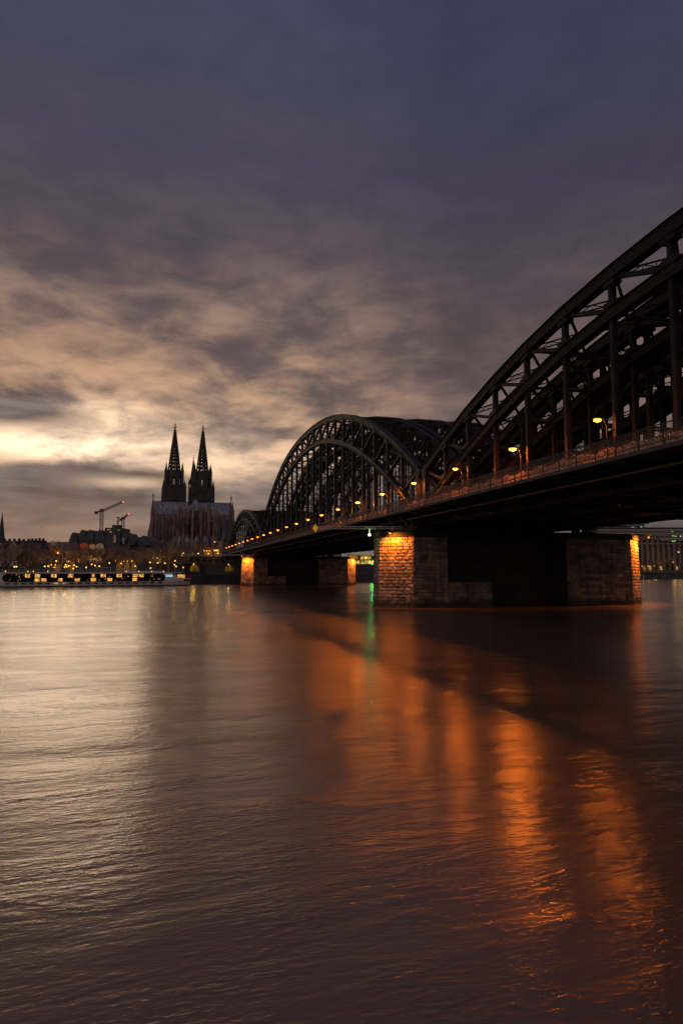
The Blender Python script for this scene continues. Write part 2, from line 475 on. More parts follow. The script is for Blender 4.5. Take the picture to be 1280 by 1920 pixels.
def sweep_tz(mb, q, pts, w, h):
    """box section chord through (t, z) points in the plane at q"""
    rings = []
    for i, (t, z) in enumerate(pts):
        a = Vector(pts[max(0, i - 1)]); c = Vector(pts[min(len(pts) - 1, i + 1)])
        d = (c - a).normalized(); nrm = Vector((-d.y, d.x))
        rings.append([W(q + s * w / 2, t + nrm.x * k * h / 2, z + nrm.y * k * h / 2) for s, k in ((-1, -1), (1, -1), (1, 1), (-1, 1))])
    vs = [p for r in rings for p in r]; fs = []
    for i in range(len(rings) - 1):
        for k in range(4):
            fs.append((i * 4 + k, i * 4 + (k + 1) % 4, i * 4 + 4 + (k + 1) % 4, i * 4 + 4 + k))
    fs += [(3, 2, 1, 0), tuple(len(vs) - 4 + k for k in range(4))]
    mb.add(vs, fs)

def lattice(mb, A, B, depth, n, t=.12, up=Vector((0, 0, 1))):
    A, B = Vector(A), Vector(B); d = (B - A)
    y = d.cross(up).cross(d).normalized() * (depth / 2)
    mb.bar(A + y, B + y, t * 2.2, t); mb.bar(A - y, B - y, t * 2.2, t)
    for k in range(n):
        a = A + d * (k / n); c = A + d * ((k + 1) / n)
        s = 1 if k % 2 else -1
        mb.bar(a + y * s, c - y * s, t * .8, t * .8)
        mb.bar(a + y, a - y, t * .6, t * .6)

def arch_span(tc_, L, n, za, drop, ex, zb, kb, idx, label):
    root = thing('arch_bridge_span', label, 'bridge', W(QT[0], tc_, 0), 'steel arch spans of the railway bridge')
    ts = [tc_ - L / 2 + L * k / n for k in range(n + 1)]
    ftop = lambda t: za - .75 - drop * (abs(t - tc_) / (L / 2)) ** ex
    fbot = lambda t: max(11.6, zb - kb * (t - tc_) ** 2)
    for i, q in enumerate(QT):
        mb = MB()
        pts = [(t, ftop(t)) for t in ts]
        sweep_tz(mb, q, pts, .78, 1.15)
        sweep_tz(mb, q, [(t, z + .61) for t, z in pts], 1.12, .07)
        sweep_tz(mb, q, [(t, z - .61) for t, z in pts], 1.0, .07)
        ptb = [(t, fbot(t)) for t in ts]
        sweep_tz(mb, q, ptb, .78, 1.0)
        sweep_tz(mb, q, [(t, z + .54) for t, z in ptb], 1.1, .07)
        sweep_tz(mb, q, [(t, z - .54) for t, z in ptb], 1.0, .07)
        # gusset plates at the nodes
        for k, t in enumerate(ts):
            for z, f in ((ftop(t) - .5, ftop), (fbot(t) + .5, fbot)):
                s = (f(t + .5) - f(t - .5))
                A = W(q, t - .8, z - s * .8); B = W(q, t + .8, z + s * .8)
                mb.bar(A, B, .86, 1.35)
        # end posts
        for t, sg in ((ts[0], 1), (ts[-1], -1)):
            mb.bar(W(q, t + sg * .05, 11.9), W(q, t + sg * .05, ftop(t) - .4), .84, .9, up=DV)
        truss = mb.build('arch_truss', M['steel'], root)
        # tie girder at deck level
        mb = MB()
        mb.bar(W(q, ts[0], TIE - .35), W(q, ts[-1], TIE - .35), .55, 1.5)
        mb.bar(W(q, ts[0] - .02, TIE + .43), W(q, ts[-1] + .02, TIE + .43), .95, .06)
        mb.bar(W(q, ts[0] - .02, TIE - 1.13), W(q, ts[-1] + .02, TIE - 1.13), .95, .06)
        mb.build('tie_girder', M['steel2'], truss)
        solo = i < 3
        web = None if solo else MB()
        for k in range(1, n):
            t = ts[k]; zt = ftop(t) - .4
            h = MB() if solo else web
            lo = TIE + .2
            if i and idx > 1:
                for s in (-1, 1): h.bar(W(q + s * .42, t, lo), W(q + s * .42, t, zt), .12, .42, up=DV)
                zz = lo + .3; s = 1
                while zz + .95 < zt:
                    h.bar(W(q + s * .4, t, zz), W(q - s * .4, t, zz + .95), .11, .06, up=DV); zz += .95; s = -s
            else:
                for s in (-1, 1): h.bar(W(q + s * .27, t, lo), W(q + s * .27, t, zt), .07, .44, up=DV)
                h.bar(W(q, t, lo), W(q, t, zt), .46, .06, up=DV)
                h.bar(W(q, t, lo), W(q, t, lo + 1.6), .72, .8, up=DV, w2=.56, h2=.56)
            if solo: h.build('hanger', M['steel'], truss)
        half = n // 2
        for k in range(n):
            a, c = (k, k + 1) if k < half else (k + 1, k)
            h = MB() if solo else web
            A = W(q, ts[a], ftop(ts[a]) - .3); B = W(q, ts[c], fbot(ts[c]) + .3)
            for s in (-1, 1): h.bar(A + QV * (s * .22), B + QV * (s * .22), .07, .40)
            h.bar(A, B, .38, .06)
            if solo: h.build('diagonal', M['steel'], truss)
        if not solo: web.build('web_members', M['steel'], truss)
    # bracing between the two trusses of each bridge
    for j in range(3):
        qa, qb = QT[2 * j], QT[2 * j + 1]
        mb = MB()
        for k, t in enumerate(ts):
            if k % 4 == 0: mb.bar(W(qa + .4, t, ftop(t) - .1), W(qb - .4, t, ftop(t) - .1), .26, .32)
            if fbot(t) > 21.5: mb.bar(W(qa + .4, t, fbot(t)), W(qb - .4, t, fbot(t)), .2, .24)
            if k < n:
                t2 = ts[k + 1]
                if fbot(t) > 20.5 and fbot(t2) > 20.5 and k % 2:  # bracing in the curve of the lower chords
                    mb.bar(W(qa + .4, t, fbot(t)), W(qb - .4, t2, fbot(t2)), .11, .11); mb.bar(W(qb - .4, t, fbot(t)), W(qa + .4, t2, fbot(t2)), .11, .11)
                lattice(mb, W(qb - .4, t, ftop(t)), W(qa + .4, t2, ftop(t2)), .5, 9, .1)
                mb.bar(W(qa + .4, t, ftop(t) + .1), W(qb - .4, t2, ftop(t2) + .1), .26, .26)
        for k in (3, 4, n - 4, n - 3):                       # portal frames
            t = ts[k]
            mb.bar(W(qa + .3, t, ftop(t) - 3.2), W(qa + 3.2, t, ftop(t) - .4), .3, .35)
            mb.bar(W(qb - .3, t, ftop(t) - 3.2), W(qb - 3.2, t, ftop(t) - .4), .3, .35)
        mb.build('wind_bracing', M['steel'], root)
    # deck
    t0, t1 = tc_ - L / 2 - 1.4, tc_ + L / 2 + 1.4
    mb = MB()
    mb.bar(W((39.9 + 68.9) / 2, t0, 13.62), W((39.9 + 68.9) / 2, t1, 13.62), 28.4, .5)
    for t in ts: mb.bar(W(40.6, t, 12.75), W(68.3, t, 12.75), .4, 1.2)
    for q in [42.4, 44.0, 45.0, 46.4, 52.4, 54.0, 55.0, 56.4, 62.4, 64, 65, 66.4]:
        mb.bar(W(q, t0 + .2, 13.05), W(q, t1 - .2, 13.05), .3, .6)
    mb.build('track_deck', M['steel2'], root)
    mb = MB()
    for q in (43.6, 45.1, 53.6, 55.1, 63.6, 65.1): mb.bar(W(q, t0, 13.97), W(q, t1, 13.97), .08, .18)
    mb.build('rail_tracks', M['dark'], root)
    # footways on both sides
    for qa, qb, side in ((34.4, 39.8, -1), (69.0, 74.0, 1)):
        qm = (qa + qb) / 2; qe = qa if side < 0 else qb; qi = qb if side < 0 else qa
        mb = MB()
        mb.bar(W(qm, t0, 14.06), W(qm, t1, 14.06), qb - qa, .22)
        mb.bar(W(qe + side * .06, t0, 14.04), W(qe + side * .06, t1, 14.04), .14, .32)
        mb.build('footway_slab', M['concrete'], root)
        mb = MB()
        for k in range(2 * n + 1):
            t = ts[0] + (ts[-1] - ts[0]) * k / (2 * n)
            if k % 2 == 0:
                a = [W(qi - side * .1, t, 12.3), W(qi - side * .1, t, 14.02), W(qe - side * .3, t, 14.02), W(qe - side * .3, t, 13.75)]
                p = [x - DV * .12 for x in a] + [x + DV * .12 for x in a]
                mb.hexa(p)
            else: mb.bar(W(qi, t, 13.9), W(qe - side * .3, t, 13.9), .2, .26)
        for q in (qi - side * -1.6, qi - side * -3.2): mb.bar(W(q, t0 + .3, 13.84), W(q, t1 - .3, 13.84), .16, .30)
        mb.build('footway_bracket', M['steel2'], root)
        # outer railing
        mb = MB(); t = t0; k = 0
        if side < 0:
            step = .16 if idx == 1 else .24
            while t < t1:
                mb.bar(W(qe - .02, t, 14.36), W(qe - .02, t, 15.66), .028, .028); t += step
        np_ = int((t1 - t0) / 2.53)
        for k in range(np_ + 1):
            t = t0 + (t1 - t0) * k / np_
            mb.bar(W(qe, t, 13.9), W(qe, t, 15.74), .10, .09, up=DV)
        mb.bar(W(qe, t0, 15.72), W(qe, t1, 15.72), .10, .07)
        mb.bar(W(qe, t0, 14.50), W(qe, t1, 14.50), .05, .05)
        mb.build('railing', M['dark'], root)
    mb = MB()
    mb.cyl(W(37.1, t0, 13.25), W(37.1, t1, 13.25), .13, .13, 8)
    mb.cyl(W(36.2, t0, 13.05), W(36.2, t1, 13.05), .10, .10, 8)
    mb.build('service_pipe', M['rust'], root)
    # fence between footway and tracks, hung with padlocks
    mb = MB(); q = 39.62
    np_ = int((t1 - t0) / 2.53)
    for k in range(np_ + 1):
        t = t0 + (t1 - t0) * k / np_
        mb.bar(W(q, t, 14.27), W(q, t, 16.65), .07, .07, up=DV)
    for z in (14.5, 15.3, 16.63): mb.bar(W(q, t0, z), W(q, t1, z), .04, .05)
    t = t0
    while t < t1: mb.bar(W(q, t, 14.4), W(q, t, 16.63), .016, .02); t += .22 if idx == 1 else .5
    fence = mb.build('mesh_fence', M['dark'], root)
    mb = MB()
    cnt, sz = ((17000, .10) if idx == 1 else (9500, .15) if idx == 2 else (3500, .2))
    lo_t = max(t0, 15)
    for k in range(cnt):
        t = rnd.uniform(lo_t, t1)
        zf = 15.2 + rnd.random() * 1.3
        if zf > 16.38 + .12 * math.sin(t * 1.7): continue
        s = sz * rnd.uniform(.7, 1.3)
        if idx > 1 and math.sin(t * .21) + math.sin(t * .093 + 1) < -.6 and rnd.random() < .6: continue
        a = rnd.uniform(-.7, .7); p = W(q - .07 + rnd.uniform(-.04, .03), t, zf)
        x = (DV * math.cos(a) + QV * math.sin(a)) * (s * .5); y = Vector((rnd.uniform(-.2, .2) * s, 0, s * .6)); zz = x.cross(y).normalized() * (s * .18)
        mb.hexa([p - x - y - zz, p + x - y - zz, p + x - y + zz, p - x - y + zz, p - x + y - zz, p + x + y - zz, p + x + y + zz, p - x + y + zz])
    lk = mb.build('padlocks', M['locks'], fence); lk['kind'] = 'stuff'
    return root

arch_span(*SPANS[0], label='nearest steel arch span, rising out of the picture at the right edge')
arch_span(*SPANS[1], label='large middle steel arch span between the two stone river piers')
arch_span(*SPANS[2], label='farthest small steel arch span beside the cathedral')

# =================================================================== stone piers
def block_wall(mb, A, B, z0, z1, nrm, batter, ch=.62, bl=1.25, rough=.12):
    """rows of rough faced blocks on the wall from A to B (x, y), leaning back by batter"""
    A, B = Vector((A[0], A[1], 0)), Vector((B[0], B[1], 0)); L = (B - A).length; d = (B - A) / L
    nrm = Vector((nrm[0], nrm[1], 0)).normalized()
    rows = max(1, int(round((z1 - z0) / ch))); ch = (z1 - z0) / rows
    def P_(s, z, o): return A + d * s + nrm * (o - batter * (z - z0) / (z1 - z0)) + Vector((0, 0, z))
    mb.add([P_(0, z0, -.02), P_(L, z0, -.02), P_(L, z1, -.02), P_(0, z1, -.02)], [(0, 1, 2, 3)])
    for r in range(rows):
        za, zb = z0 + r * ch, z0 + (r + 1) * ch
        s = -(r % 2) * bl * .5 - rnd.random() * .2
        while s < L:
            e = s + bl * rnd.uniform(.8, 1.2); a, c = max(0, s), min(L, e)
            if c - a > .12:
                g = .025; bv = .07; o = rough * rnd.uniform(.45, 1.15)
                ch_ = [(a + g, za + g), (c - g, za + g), (c - g, zb - g), (a + g, zb - g)]
                ci = [(a + g + bv, za + g + bv), (c - g - bv, za + g + bv), (c - g - bv, zb - g - bv), (a + g + bv, zb - g - bv)]
                vs = [P_(x, z, 0) for x, z in ch_] + [P_(x, z, o + rnd.uniform(-.02, .03)) for x, z in ci]
                mx = P_((a + c) / 2, (za + zb) / 2, o + rough * .5 * rnd.random())
                vs.append(mx)
                f0 = len(mb.f); tn = rnd.uniform(.55, 1.3)
                mb.add(vs, [(0, 1, 5, 4), (1, 2, 6, 5), (2, 3, 7, 6), (3, 0, 4, 7), (4, 5, 8), (5, 6, 8), (6, 7, 8), (7, 4, 8)])
                for fi in range(f0, f0 + 8): mb.tone[fi] = tn
            s = e

def pier(tp, label, hi):
    root = thing('stone_pier', label, 'bridge pier', W(56, tp, 0), 'stone river piers')
    hw = 4.9; top = 10.5
    pl = [(32.4, -1.4), (36.7, -hw), (74.4, -hw), (78.7, -1.4), (78.7, 1.4), (74.4, hw), (36.7, hw), (32.4, 1.4)]
    ce = W(56, tp, 0)
    pw = [W(q, tp + t, 0) for q, t in pl]
    mb = MB(); nose = MB(); nose2 = MB(); rec = MB(); mb2 = MB()
    n = len(pl)
    for k in range(n):
        A, B = pw[k], pw[(k + 1) % n]; d = (B - A).normalized(); nr = Vector((d.y, -d.x, 0))
        mid = (A + B) / 2
        if (mid - ce).dot(nr) < 0: nr = -nr
        tgt = mb if k in (1, 5) else (nose if k in (0, 7, 6) else nose2)
        if k in (1, 5):
            sg = -1 if k == 1 else 1; f = hw * sg
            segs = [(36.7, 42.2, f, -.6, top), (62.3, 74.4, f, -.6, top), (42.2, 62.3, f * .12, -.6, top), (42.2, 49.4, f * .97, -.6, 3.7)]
            for qa, qb, ff, za, zb in segs:
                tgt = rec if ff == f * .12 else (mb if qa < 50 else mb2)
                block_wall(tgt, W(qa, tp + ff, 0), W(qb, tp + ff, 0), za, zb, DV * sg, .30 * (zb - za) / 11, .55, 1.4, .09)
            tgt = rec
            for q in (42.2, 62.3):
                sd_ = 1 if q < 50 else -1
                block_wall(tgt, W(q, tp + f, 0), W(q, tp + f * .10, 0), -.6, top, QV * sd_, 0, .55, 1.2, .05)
            mb.prism([W(q, tp + t, 0).to_2d() for q, t in ((42.3, f * .97 - .1 * sg), (49.3, f * .97 - .1 * sg), (49.3, f * .1), (42.3, f * .1))], -.6, 3.72)
            continue
        block_wall(tgt, A, B, -.6, top, nr, .30, .5, 1.05, .13 if tgt is not mb else .05)
    mb.build('pier_wall', M['stone3'], root); mb2.build('pier_wall', M['stone3'], root)
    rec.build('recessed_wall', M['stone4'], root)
    a = nose.build('pier_nose', M['stone'], root)
    b_ = nose2.build('pier_nose', M['stone'], root)
    # projecting cap
    mb = MB()
    f = lambda s: [(56 + (q - 56) * (1 + s / 23), t * (1 + s / 5)) for q, t in pl]
    mb.prism([W(q, tp + t, 0).to_2d() for q, t in f(.15)], top, top + .75)
    mb.prism([W(q, tp + t, 0).to_2d() for q, t in f(-.25)], top + .75, top + .95)
    mb.build('pier_cap', M['stone'], root)
    # inner masonry rise under the girders, with bearings
    for q in QT:
        mb = MB()
        for s in (-1.5, 1.5):
            mb.prism([W(q + a, tp + s + b, 0).to_2d() for a, b in ((-.9, -.8), (.9, -.8), (.9, .8), (-.9, .8))], top + .95, top + 1.25)
            mb.prism([W(q + a, tp + s + b, 0).to_2d() for a, b in ((-.7, -.6), (.7, -.6), (.7, .6), (-.7, .6))], top + 1.25, top + 1.9,
                     top=[W(q + a, tp + s + b, 0).to_2d() for a, b in ((-.25, -.5), (.25, -.5), (.25, .5), (-.25, .5))])
            mb.cyl(W(q - .5, tp + s, top + 1.98), W(q + .5, tp + s, top + 1.98), .14, .14, 10)
        mb.build('bearing', M['steel2'], root)
    return root
pier(P1, 'nearer stone pier of rough blocks with its left nose lit orange', True)
pier(P2, 'farther small stone pier with orange lit nose beside the quay', False)
# cross bracing and struts that carry the footway over the pier top
def footway_support(tp, label):
    r = thing('footway_support', label, 'bracket', W(36.5, tp, 11.4))
    mb = MB()
    for s in (-2.6, 2.6):
        mb.bar(W(37.4, tp + s, 11.45), W(37.4, tp + s, 13.7), .35, .35, up=DV)
        mb.bar(W(37.4, tp + s, 11.6), W(35.2, tp + s, 13.7), .22, .22)
        mb.bar(W(37.4, tp + s, 11.6), W(39.6, tp + s, 13.4), .22, .22)
    mb.bar(W(37.4, tp - 2.6, 11.7), W(37.4, tp + 2.6, 13.5), .18, .18); mb.bar(W(37.4, tp + 2.6, 11.7), W(37.4, tp - 2.6, 13.5), .18, .18)
    mb.build('strut_frame', M['rust'], r)
    mb = MB()
    mb.prism([W(37.4 + a, tp + b, 0).to_2d() for a, b in ((-.6, -3.2), (.6, -3.2), (.6, 3.2), (-.6, 3.2))], 11.452, 11.75)
    mb.build('base_plate', M['concrete'], r)
footway_support(P1, 'rusty steel struts on the near pier under the footway')
footway_support(P2, 'rusty steel struts on the far pier under the footway')

# stone abutment where the bridge lands
root = thing('bridge_abutment', 'dark stone abutment carrying the far end of the bridge', 'abutment', W(56, P3 + 4, 0))
mb = MB()
A, B = W(32, P3 - 1, 0), W(78, P3 - 1, 0)
block_wall(mb, A, B, 3.8, 11.6, -DV, .1, .8, 1.8, .08)
mb.prism([W(q, t, 0).to_2d() for q, t in ((32, P3 - .96), (78, P3 - .96), (78, P3 + 70), (32, P3 + 70))], 3.8, 11.6)
mb.build('wall', M['stone2'], root)

# =================================================================== lamps of the bridge
def point(name, loc, w, c=SOD, r=.12, parent=None, spot=None):
    l = bpy.data.lights.new(name, 'SPOT' if spot else 'POINT'); l.energy = w; l.color = c; l.shadow_soft_size = r
    o = bpy.data.objects.new(name, l); col.objects.link(o)
    if parent: o.parent = parent; o.location = Vector(loc) - world_loc(parent)
    else: o.location = loc
    if spot:
        d, ang = spot; l.spot_size = ang; l.spot_blend = .6
        o.rotation_euler = (-Vector(d)).to_track_quat('Z', 'Y').to_euler()
    return o
ORD = ['first', 'second', 'third', 'fourth', 'fifth', 'sixth', 'seventh', 'eighth', 'ninth', 'tenth', 'eleventh', 'twelfth', 'thirteenth',
       'fourteenth', 'fifteenth', 'sixteenth', 'seventeenth', 'eighteenth', 'nineteenth', 'twentieth', 'twenty-first', 'twenty-second', 'twenty-third']
for k in range(-3, 23):
    t = 52.45 + 15.2 * k
    lab = ('orange footway lamp on the bridge, %s from the right edge of the picture' % ORD[k]) if k >= 0 else 'orange footway lamp on the bridge beyond the right edge'
    if k < 0: lab = {-1: 'orange footway lamp just outside the right edge', -2: 'orange footway lamp second outside the right edge', -3: 'orange footway lamp third outside the right edge'}[k]
    r = thing('footway_lamp', lab, 'street lamp', W(39.75, t, 14.28), 'orange lamps along the bridge footway')
    mb = MB()
    mb.cyl(W(39.45, t, 14.28), W(39.45, t, 18.2), .07, .045, 8)
    mb.cyl(W(39.45, t, 14.28), W(39.45, t, 15.5), .13, .12, 8)
    prev = W(39.45, t, 18.2)
    for j in range(1, 5):
        a = j / 4 * PI / 2
        nx = W(39.45 - .6 * (1 - math.cos(a)), t, 18.2 + 1.0 * math.sin(a)); mb.cyl(prev, nx, .032, .03, 6); prev = nx
    mb.build('lamp_post', M['dark'], r)
    mb = MB()
    mb.prism([(W(38.55 + a, t + b, 0)).to_2d() for a, b in ((-.55, -.36), (.45, -.36), (.45, .36), (-.55, .36))], 19.10, 19.34,
             top=[(W(38.55 + a, t + b, 0)).to_2d() for a, b in ((-.3, -.08), (.3, -.08), (.3, .08), (-.3, .08))])
    hd = mb.build('lamp_head', M['dark'], r)
    mb = MB(); rr = .33 if k == 1 else .27 if k < 3 else .36 if k in (5,) else .30 if k < 7 else .36
    mb.sphere(W(38.5, t, 19.0), rr * 1.35, 12, 8, 0, .42)
    mb.build('bulb', M['sodium'] if k < 7 else M['sodium_far'], hd, True)
    e = {1: 2500, 5: 2400, -1: 280, -2: 250, -3: 200, 0: 600}.get(k, 1150 if k < 8 else 350)
    point('lamp_light', W(38.5, t, 18.80), e, SOD, .12, r)

# floodlights on the pier noses
def flood(q, t, nrm, lab, w, z=11.0, out=2.0):
    p = W(q, t, z) + Vector(nrm).normalized() * out
    a = W(q, t, z + .55)
    r = thing('floodlight', lab, 'floodlight', (a.x, a.y, z + .5))
    mb = MB(); mb.bar(a, p + Vector((0, 0, .35)), .1, .1)
    mb.build('arm', M['dark'], r)
    mb = MB(); c = p + Vector((0, 0, .22)); mb.box((c.x, c.y, c.z), (.55, .4, .22), YAW)
    h = mb.build('housing', M['dark'], r)
    mb = MB(); c = p + Vector((0, 0, .08)); mb.box((c.x, c.y, c.z), (.4, .3, .05), YAW)
    mb.build('lens', M['sodium_far'], h)
    dirn = Vector((0, 0, -1.0)) - Vector(nrm).normalized() * .75
    point('flood_beam', p, w, (1.0, .27, .03), .1, r, (dirn, R(150)))
def flood(q, t, lab, w, inward):
    p = W(q, t, 10.9); a = W(q + inward * 2.2, t + 1.5, 11.5)
    r = thing('floodlight', lab, 'floodlight', a)
    mb = MB(); mb.bar(a, p + Vector((0, 0, .35)), .1, .1)
    mb.build('arm', M['dark'], r)
    mb = MB(); c = p + Vector((0, 0, .24)); mb.box((c.x, c.y, c.z), (.6, .45, .22), YAW)
    h = mb.build('housing', M['dark'], r)
    mb = MB(); c = p + Vector((0, 0, .08)); mb.sphere(c, .16, 8, 5)
    mb.build('lens', M['sodium_far'], h)
    d = QV * inward * .8 + DV * .55 + Vector((0, 0, -1.0))
    point('flood_beam', p - Vector((0, 0, .12)), w, (1.0, .25, .02), .1, r, (d, R(140)))
flood(33.3, P1 - 4.0, 'orange floodlight over the left nose of the near pier', 3600, 1)
flood(78.5, P1 - 4.0, 'orange floodlight over the right nose of the near pier', 9000, -1)
flood(32.9, P2 - 4.2, 'orange floodlight over the left nose of the far pier', 8000, 1)
flood(78.6, P2 - 4.0, 'orange floodlight over the right nose of the far pier', 9000, -1)

# navigation booms reaching out from the piers
def boom(tp, ln, label, glow, signcol, lampc, lz=-.9):
    a = W(35.0, tp - 2.0, 11.75); root = thing('navigation_boom', label, 'signal boom', a)
    d = Vector((-1, .0, 0)); e = a + d * ln
    mb = MB()
    for dy in (-.22, .22):
        for dz in (0, .34): mb.bar(a + Vector((.9, dy, dz)), e + Vector((0, dy, dz)), .07, .07)
    n = int(ln / .5)
    for k in range(n):
        p = a + d * (ln * k / n); q = a + d * (ln * (k + 1) / n); s = .17 * (1 if k % 2 else -1)
        for dy in (-.22, .22): mb.bar(p + Vector((0, dy, .17 + s)), q + Vector((0, dy, .17 - s)), .04, .04)
    mb.bar(a + Vector((-.6, 0, -.7)), a + Vector((-.6, 0, .2)), .35, .35)
    mb.build('lattice_arm', M['bandgrey'], root)
    mb = MB()
    c = e + Vector((0, -.05, .1))
    mb.add([c + Vector(v) for v in ((-.45, 0, 0), (0, 0, -.6), (.45, 0, 0), (0, 0, .6), (-.45, .08, 0), (0, .08, -.6), (.45, .08, 0), (0, .08, .6))],
           [(0, 1, 2, 3), (7, 6, 5, 4), (0, 4, 5, 1), (1, 5, 6, 2), (2, 6, 7, 3), (3, 7, 4, 0)])
    mb.build('diamond_sign', signcol, root)
    c = a + d * (ln * glow) + Vector((0, 0, lz))
    mb = MB(); mb.sphere(c, .22, 10, 6); mb.bar(c, c + Vector((0, 0, -lz)), .05, .05)
    mb.build('signal_light', lampc, root)
    point('signal_glow', c + Vector((0, -.4, 0)), 40, (.6, 1, .35) if lampc is M['greenw'] else SOD, .1, root)
M['signyellow'] = mat('glowing_sign_yellow', (.75, .42, .03), .5, emit=(1, .5, .03), es=.25)  # faint emission added, so the painted sign glows by itself
boom(P1, 12.2, 'long lattice signal boom with yellow diamond sign left of the near pier', .33, M['signyellow'], M['greenw'])
boom(P2, 26, 'thin horizontal signal boom reaching left from the far pier', .10, M['signyellow'], M['sodium_far'], -.6)

# =================================================================== cathedral
CO = Vector((-159.8, 725, 17)); CU = Vector((.276, -.961, 0)).normalized(); CV = Vector((.961, .276, 0)).normalized()
def CM(u, v, z): return CO + CU * u + CV * (v * .965) + Vector((0, 0, z))
cath = thing('gothic_cathedral', 'dark twin spired gothic cathedral with pale lead roof against the glow', 'cathedral', CO)
def cpin(mb, u, v, z, r, h, n=4): mb.cone((u, v, z), r, h, n, PI / n, 0, CM)
for sv in (-1, 1):
    v0 = sv * 16.6 - 1.9; u0 = -62
    mb = MB()
    mb.box((u0, v0, 42.5), (24, 24, 85), M=CM)
    for a in (-1, 0, 1):
        for b_ in (-1, 1):
            mb.box((u0 + a * 11.5, v0 + b_ * 13, 38), (2.6, 2.2, 76 + 4), M=CM)
            mb.box((u0 + b_ * 13, v0 + a * 11.5, 38), (2.2, 2.6, 76 + 4), M=CM)
    for a in (-1, 1):
        for b_ in (-1, 1):
            mb.box((u0 + a * 12.2, v0 + b_ * 12.2, 42), (3.6, 3.6, 86), M=CM); cpin(mb, u0 + a * 12.2, v0 + b_ * 12.2, 85, 2.5, 9)
            cpin(mb, u0 + a * 13.2, v0 + b_ * 4, 80, 1.2, 8); cpin(mb, u0 + a * 4, v0 + b_ * 13.2, 80, 1.2, 8)
    for a in (-1, 1):
        mb.cone((u0 + a * 12, v0, 70), 5, 14, 4, 0, 0, CM)
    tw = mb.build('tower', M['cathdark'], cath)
    # octagon storey, open lancets
    mb = MB(); ro = 10.6
    for k in range(8):
        a = 2 * PI * (k + .5) / 8
        x, y = u0 + ro * math.cos(a), v0 + ro * math.sin(a)
        mb.cyl(CM(x, y, 84), CM(x, y, 105), 1.7, 1.5, 6)
        a2 = 2 * PI * (k + 1.5) / 8; x2, y2 = u0 + ro * math.cos(a2), v0 + ro * math.sin(a2)
        mb.bar(CM(x, y, 101), CM(x2, y2, 101), 1.6, 7); mb.bar(CM(x, y, 86), CM(x2, y2, 86), 1.6, 5)
        for f in (.26, .74): 
            xx, yy = x + (x2 - x) * f, y + (y2 - y) * f
            mb.bar(CM(xx, yy, 85), CM(xx, yy, 105), 1.5, 2.5, up=CU)
        xm, ym = (x + x2) / 2, (y + y2) / 2
        mb.bar(CM(xm, ym, 85), CM(xm, ym, 102), .35, .35)
        if k % 2 == 0:
            pass
        mb.cone((u0 + (ro + .6) * math.cos(a), v0 + (ro + .6) * math.sin(a), 104.3), 1.2, 5.5, 4, 0, 0, CM)
    for a in (-1, 1):
        for b_ in (-1, 1):
            mb.box((u0 + a * 9.4, v0 + b_ * 9.4, 94), (3.0, 3.0, 20), M=CM); cpin(mb, u0 + a * 9.4, v0 + b_ * 9.4, 103.5, 2.1, 12)
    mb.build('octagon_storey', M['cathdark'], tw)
    # openwork spire
    mb = MB(); rb = 7.3; zt = 156; zb = 104
    def sp_r(z): return rb * (1 - (z - zb) / (zt + 2 - zb)) + .25
    for k in range(8):
        a = 2 * PI * (k + .5) / 8
        mb.bar(CM(u0 + sp_r(zb) * math.cos(a), v0 + sp_r(zb) * math.sin(a), zb), CM(u0 + sp_r(zt) * math.cos(a), v0 + sp_r(zt) * math.sin(a), zt), 1.0, 1.0, w2=.45, h2=.45)
        z = zb + 1
        while z < zt - 2:                                   # crockets
            r_ = sp_r(z) + .75; mb.box((u0 + r_ * math.cos(a), v0 + r_ * math.sin(a), z), (.75, .75, .7), M=CM); z += 2.0
    for z in [zb + 1.2, zb + 6, zb + 10.5, zb + 14.7, zb + 18.6, zb + 22.2, zb + 25.5]:
        for k in range(8):
            a, a2 = 2 * PI * (k + .5) / 8, 2 * PI * (k + 1.5) / 8; r_ = sp_r(z)
            A = CM(u0 + r_ * math.cos(a), v0 + r_ * math.sin(a), z); B = CM(u0 + r_ * math.cos(a2), v0 + r_ * math.sin(a2), z)
            mb.bar(A, B, .6, 1.5)
            r2 = sp_r(z + 2.4); A2 = CM(u0 + r2 * math.cos(a), v0 + r2 * math.sin(a), z + 2.4); B2 = CM(u0 + r2 * math.cos(a2), v0 + r2 * math.sin(a2), z + 2.4)
            mb.bar(A, B2, .5, .55); mb.bar(A2, B, .5, .55); mb.bar((A + B) / 2, (A2 + B2) / 2, .6, .6)
    z = zb + 28
    mb.prism([(u0 + sp_r(z) * .93 * math.cos(2 * PI * (k + .5) / 8), v0 + sp_r(z) * .93 * math.sin(2 * PI * (k + .5) / 8)) for k in range(8)], z, zt,
             M=CM, top=[(u0 + .4 * math.cos(2 * PI * (k + .5) / 8), v0 + .4 * math.sin(2 * PI * (k + .5) / 8)) for k in range(8)])
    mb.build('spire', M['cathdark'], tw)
    mb = MB()
    mb.bar(CM(u0, v0, zt), CM(u0, v0, 162.3), .8, .8, w2=.4, h2=.4)
    for z, w_ in ((157, 4.2), (159.6, 2.4)):
        mb.box((u0, v0, z), (w_, .8, .9), M=CM); mb.box((u0, v0, z), (.8, w_, .9), M=CM)
    mb.build('finial', M['cathdark'], tw)
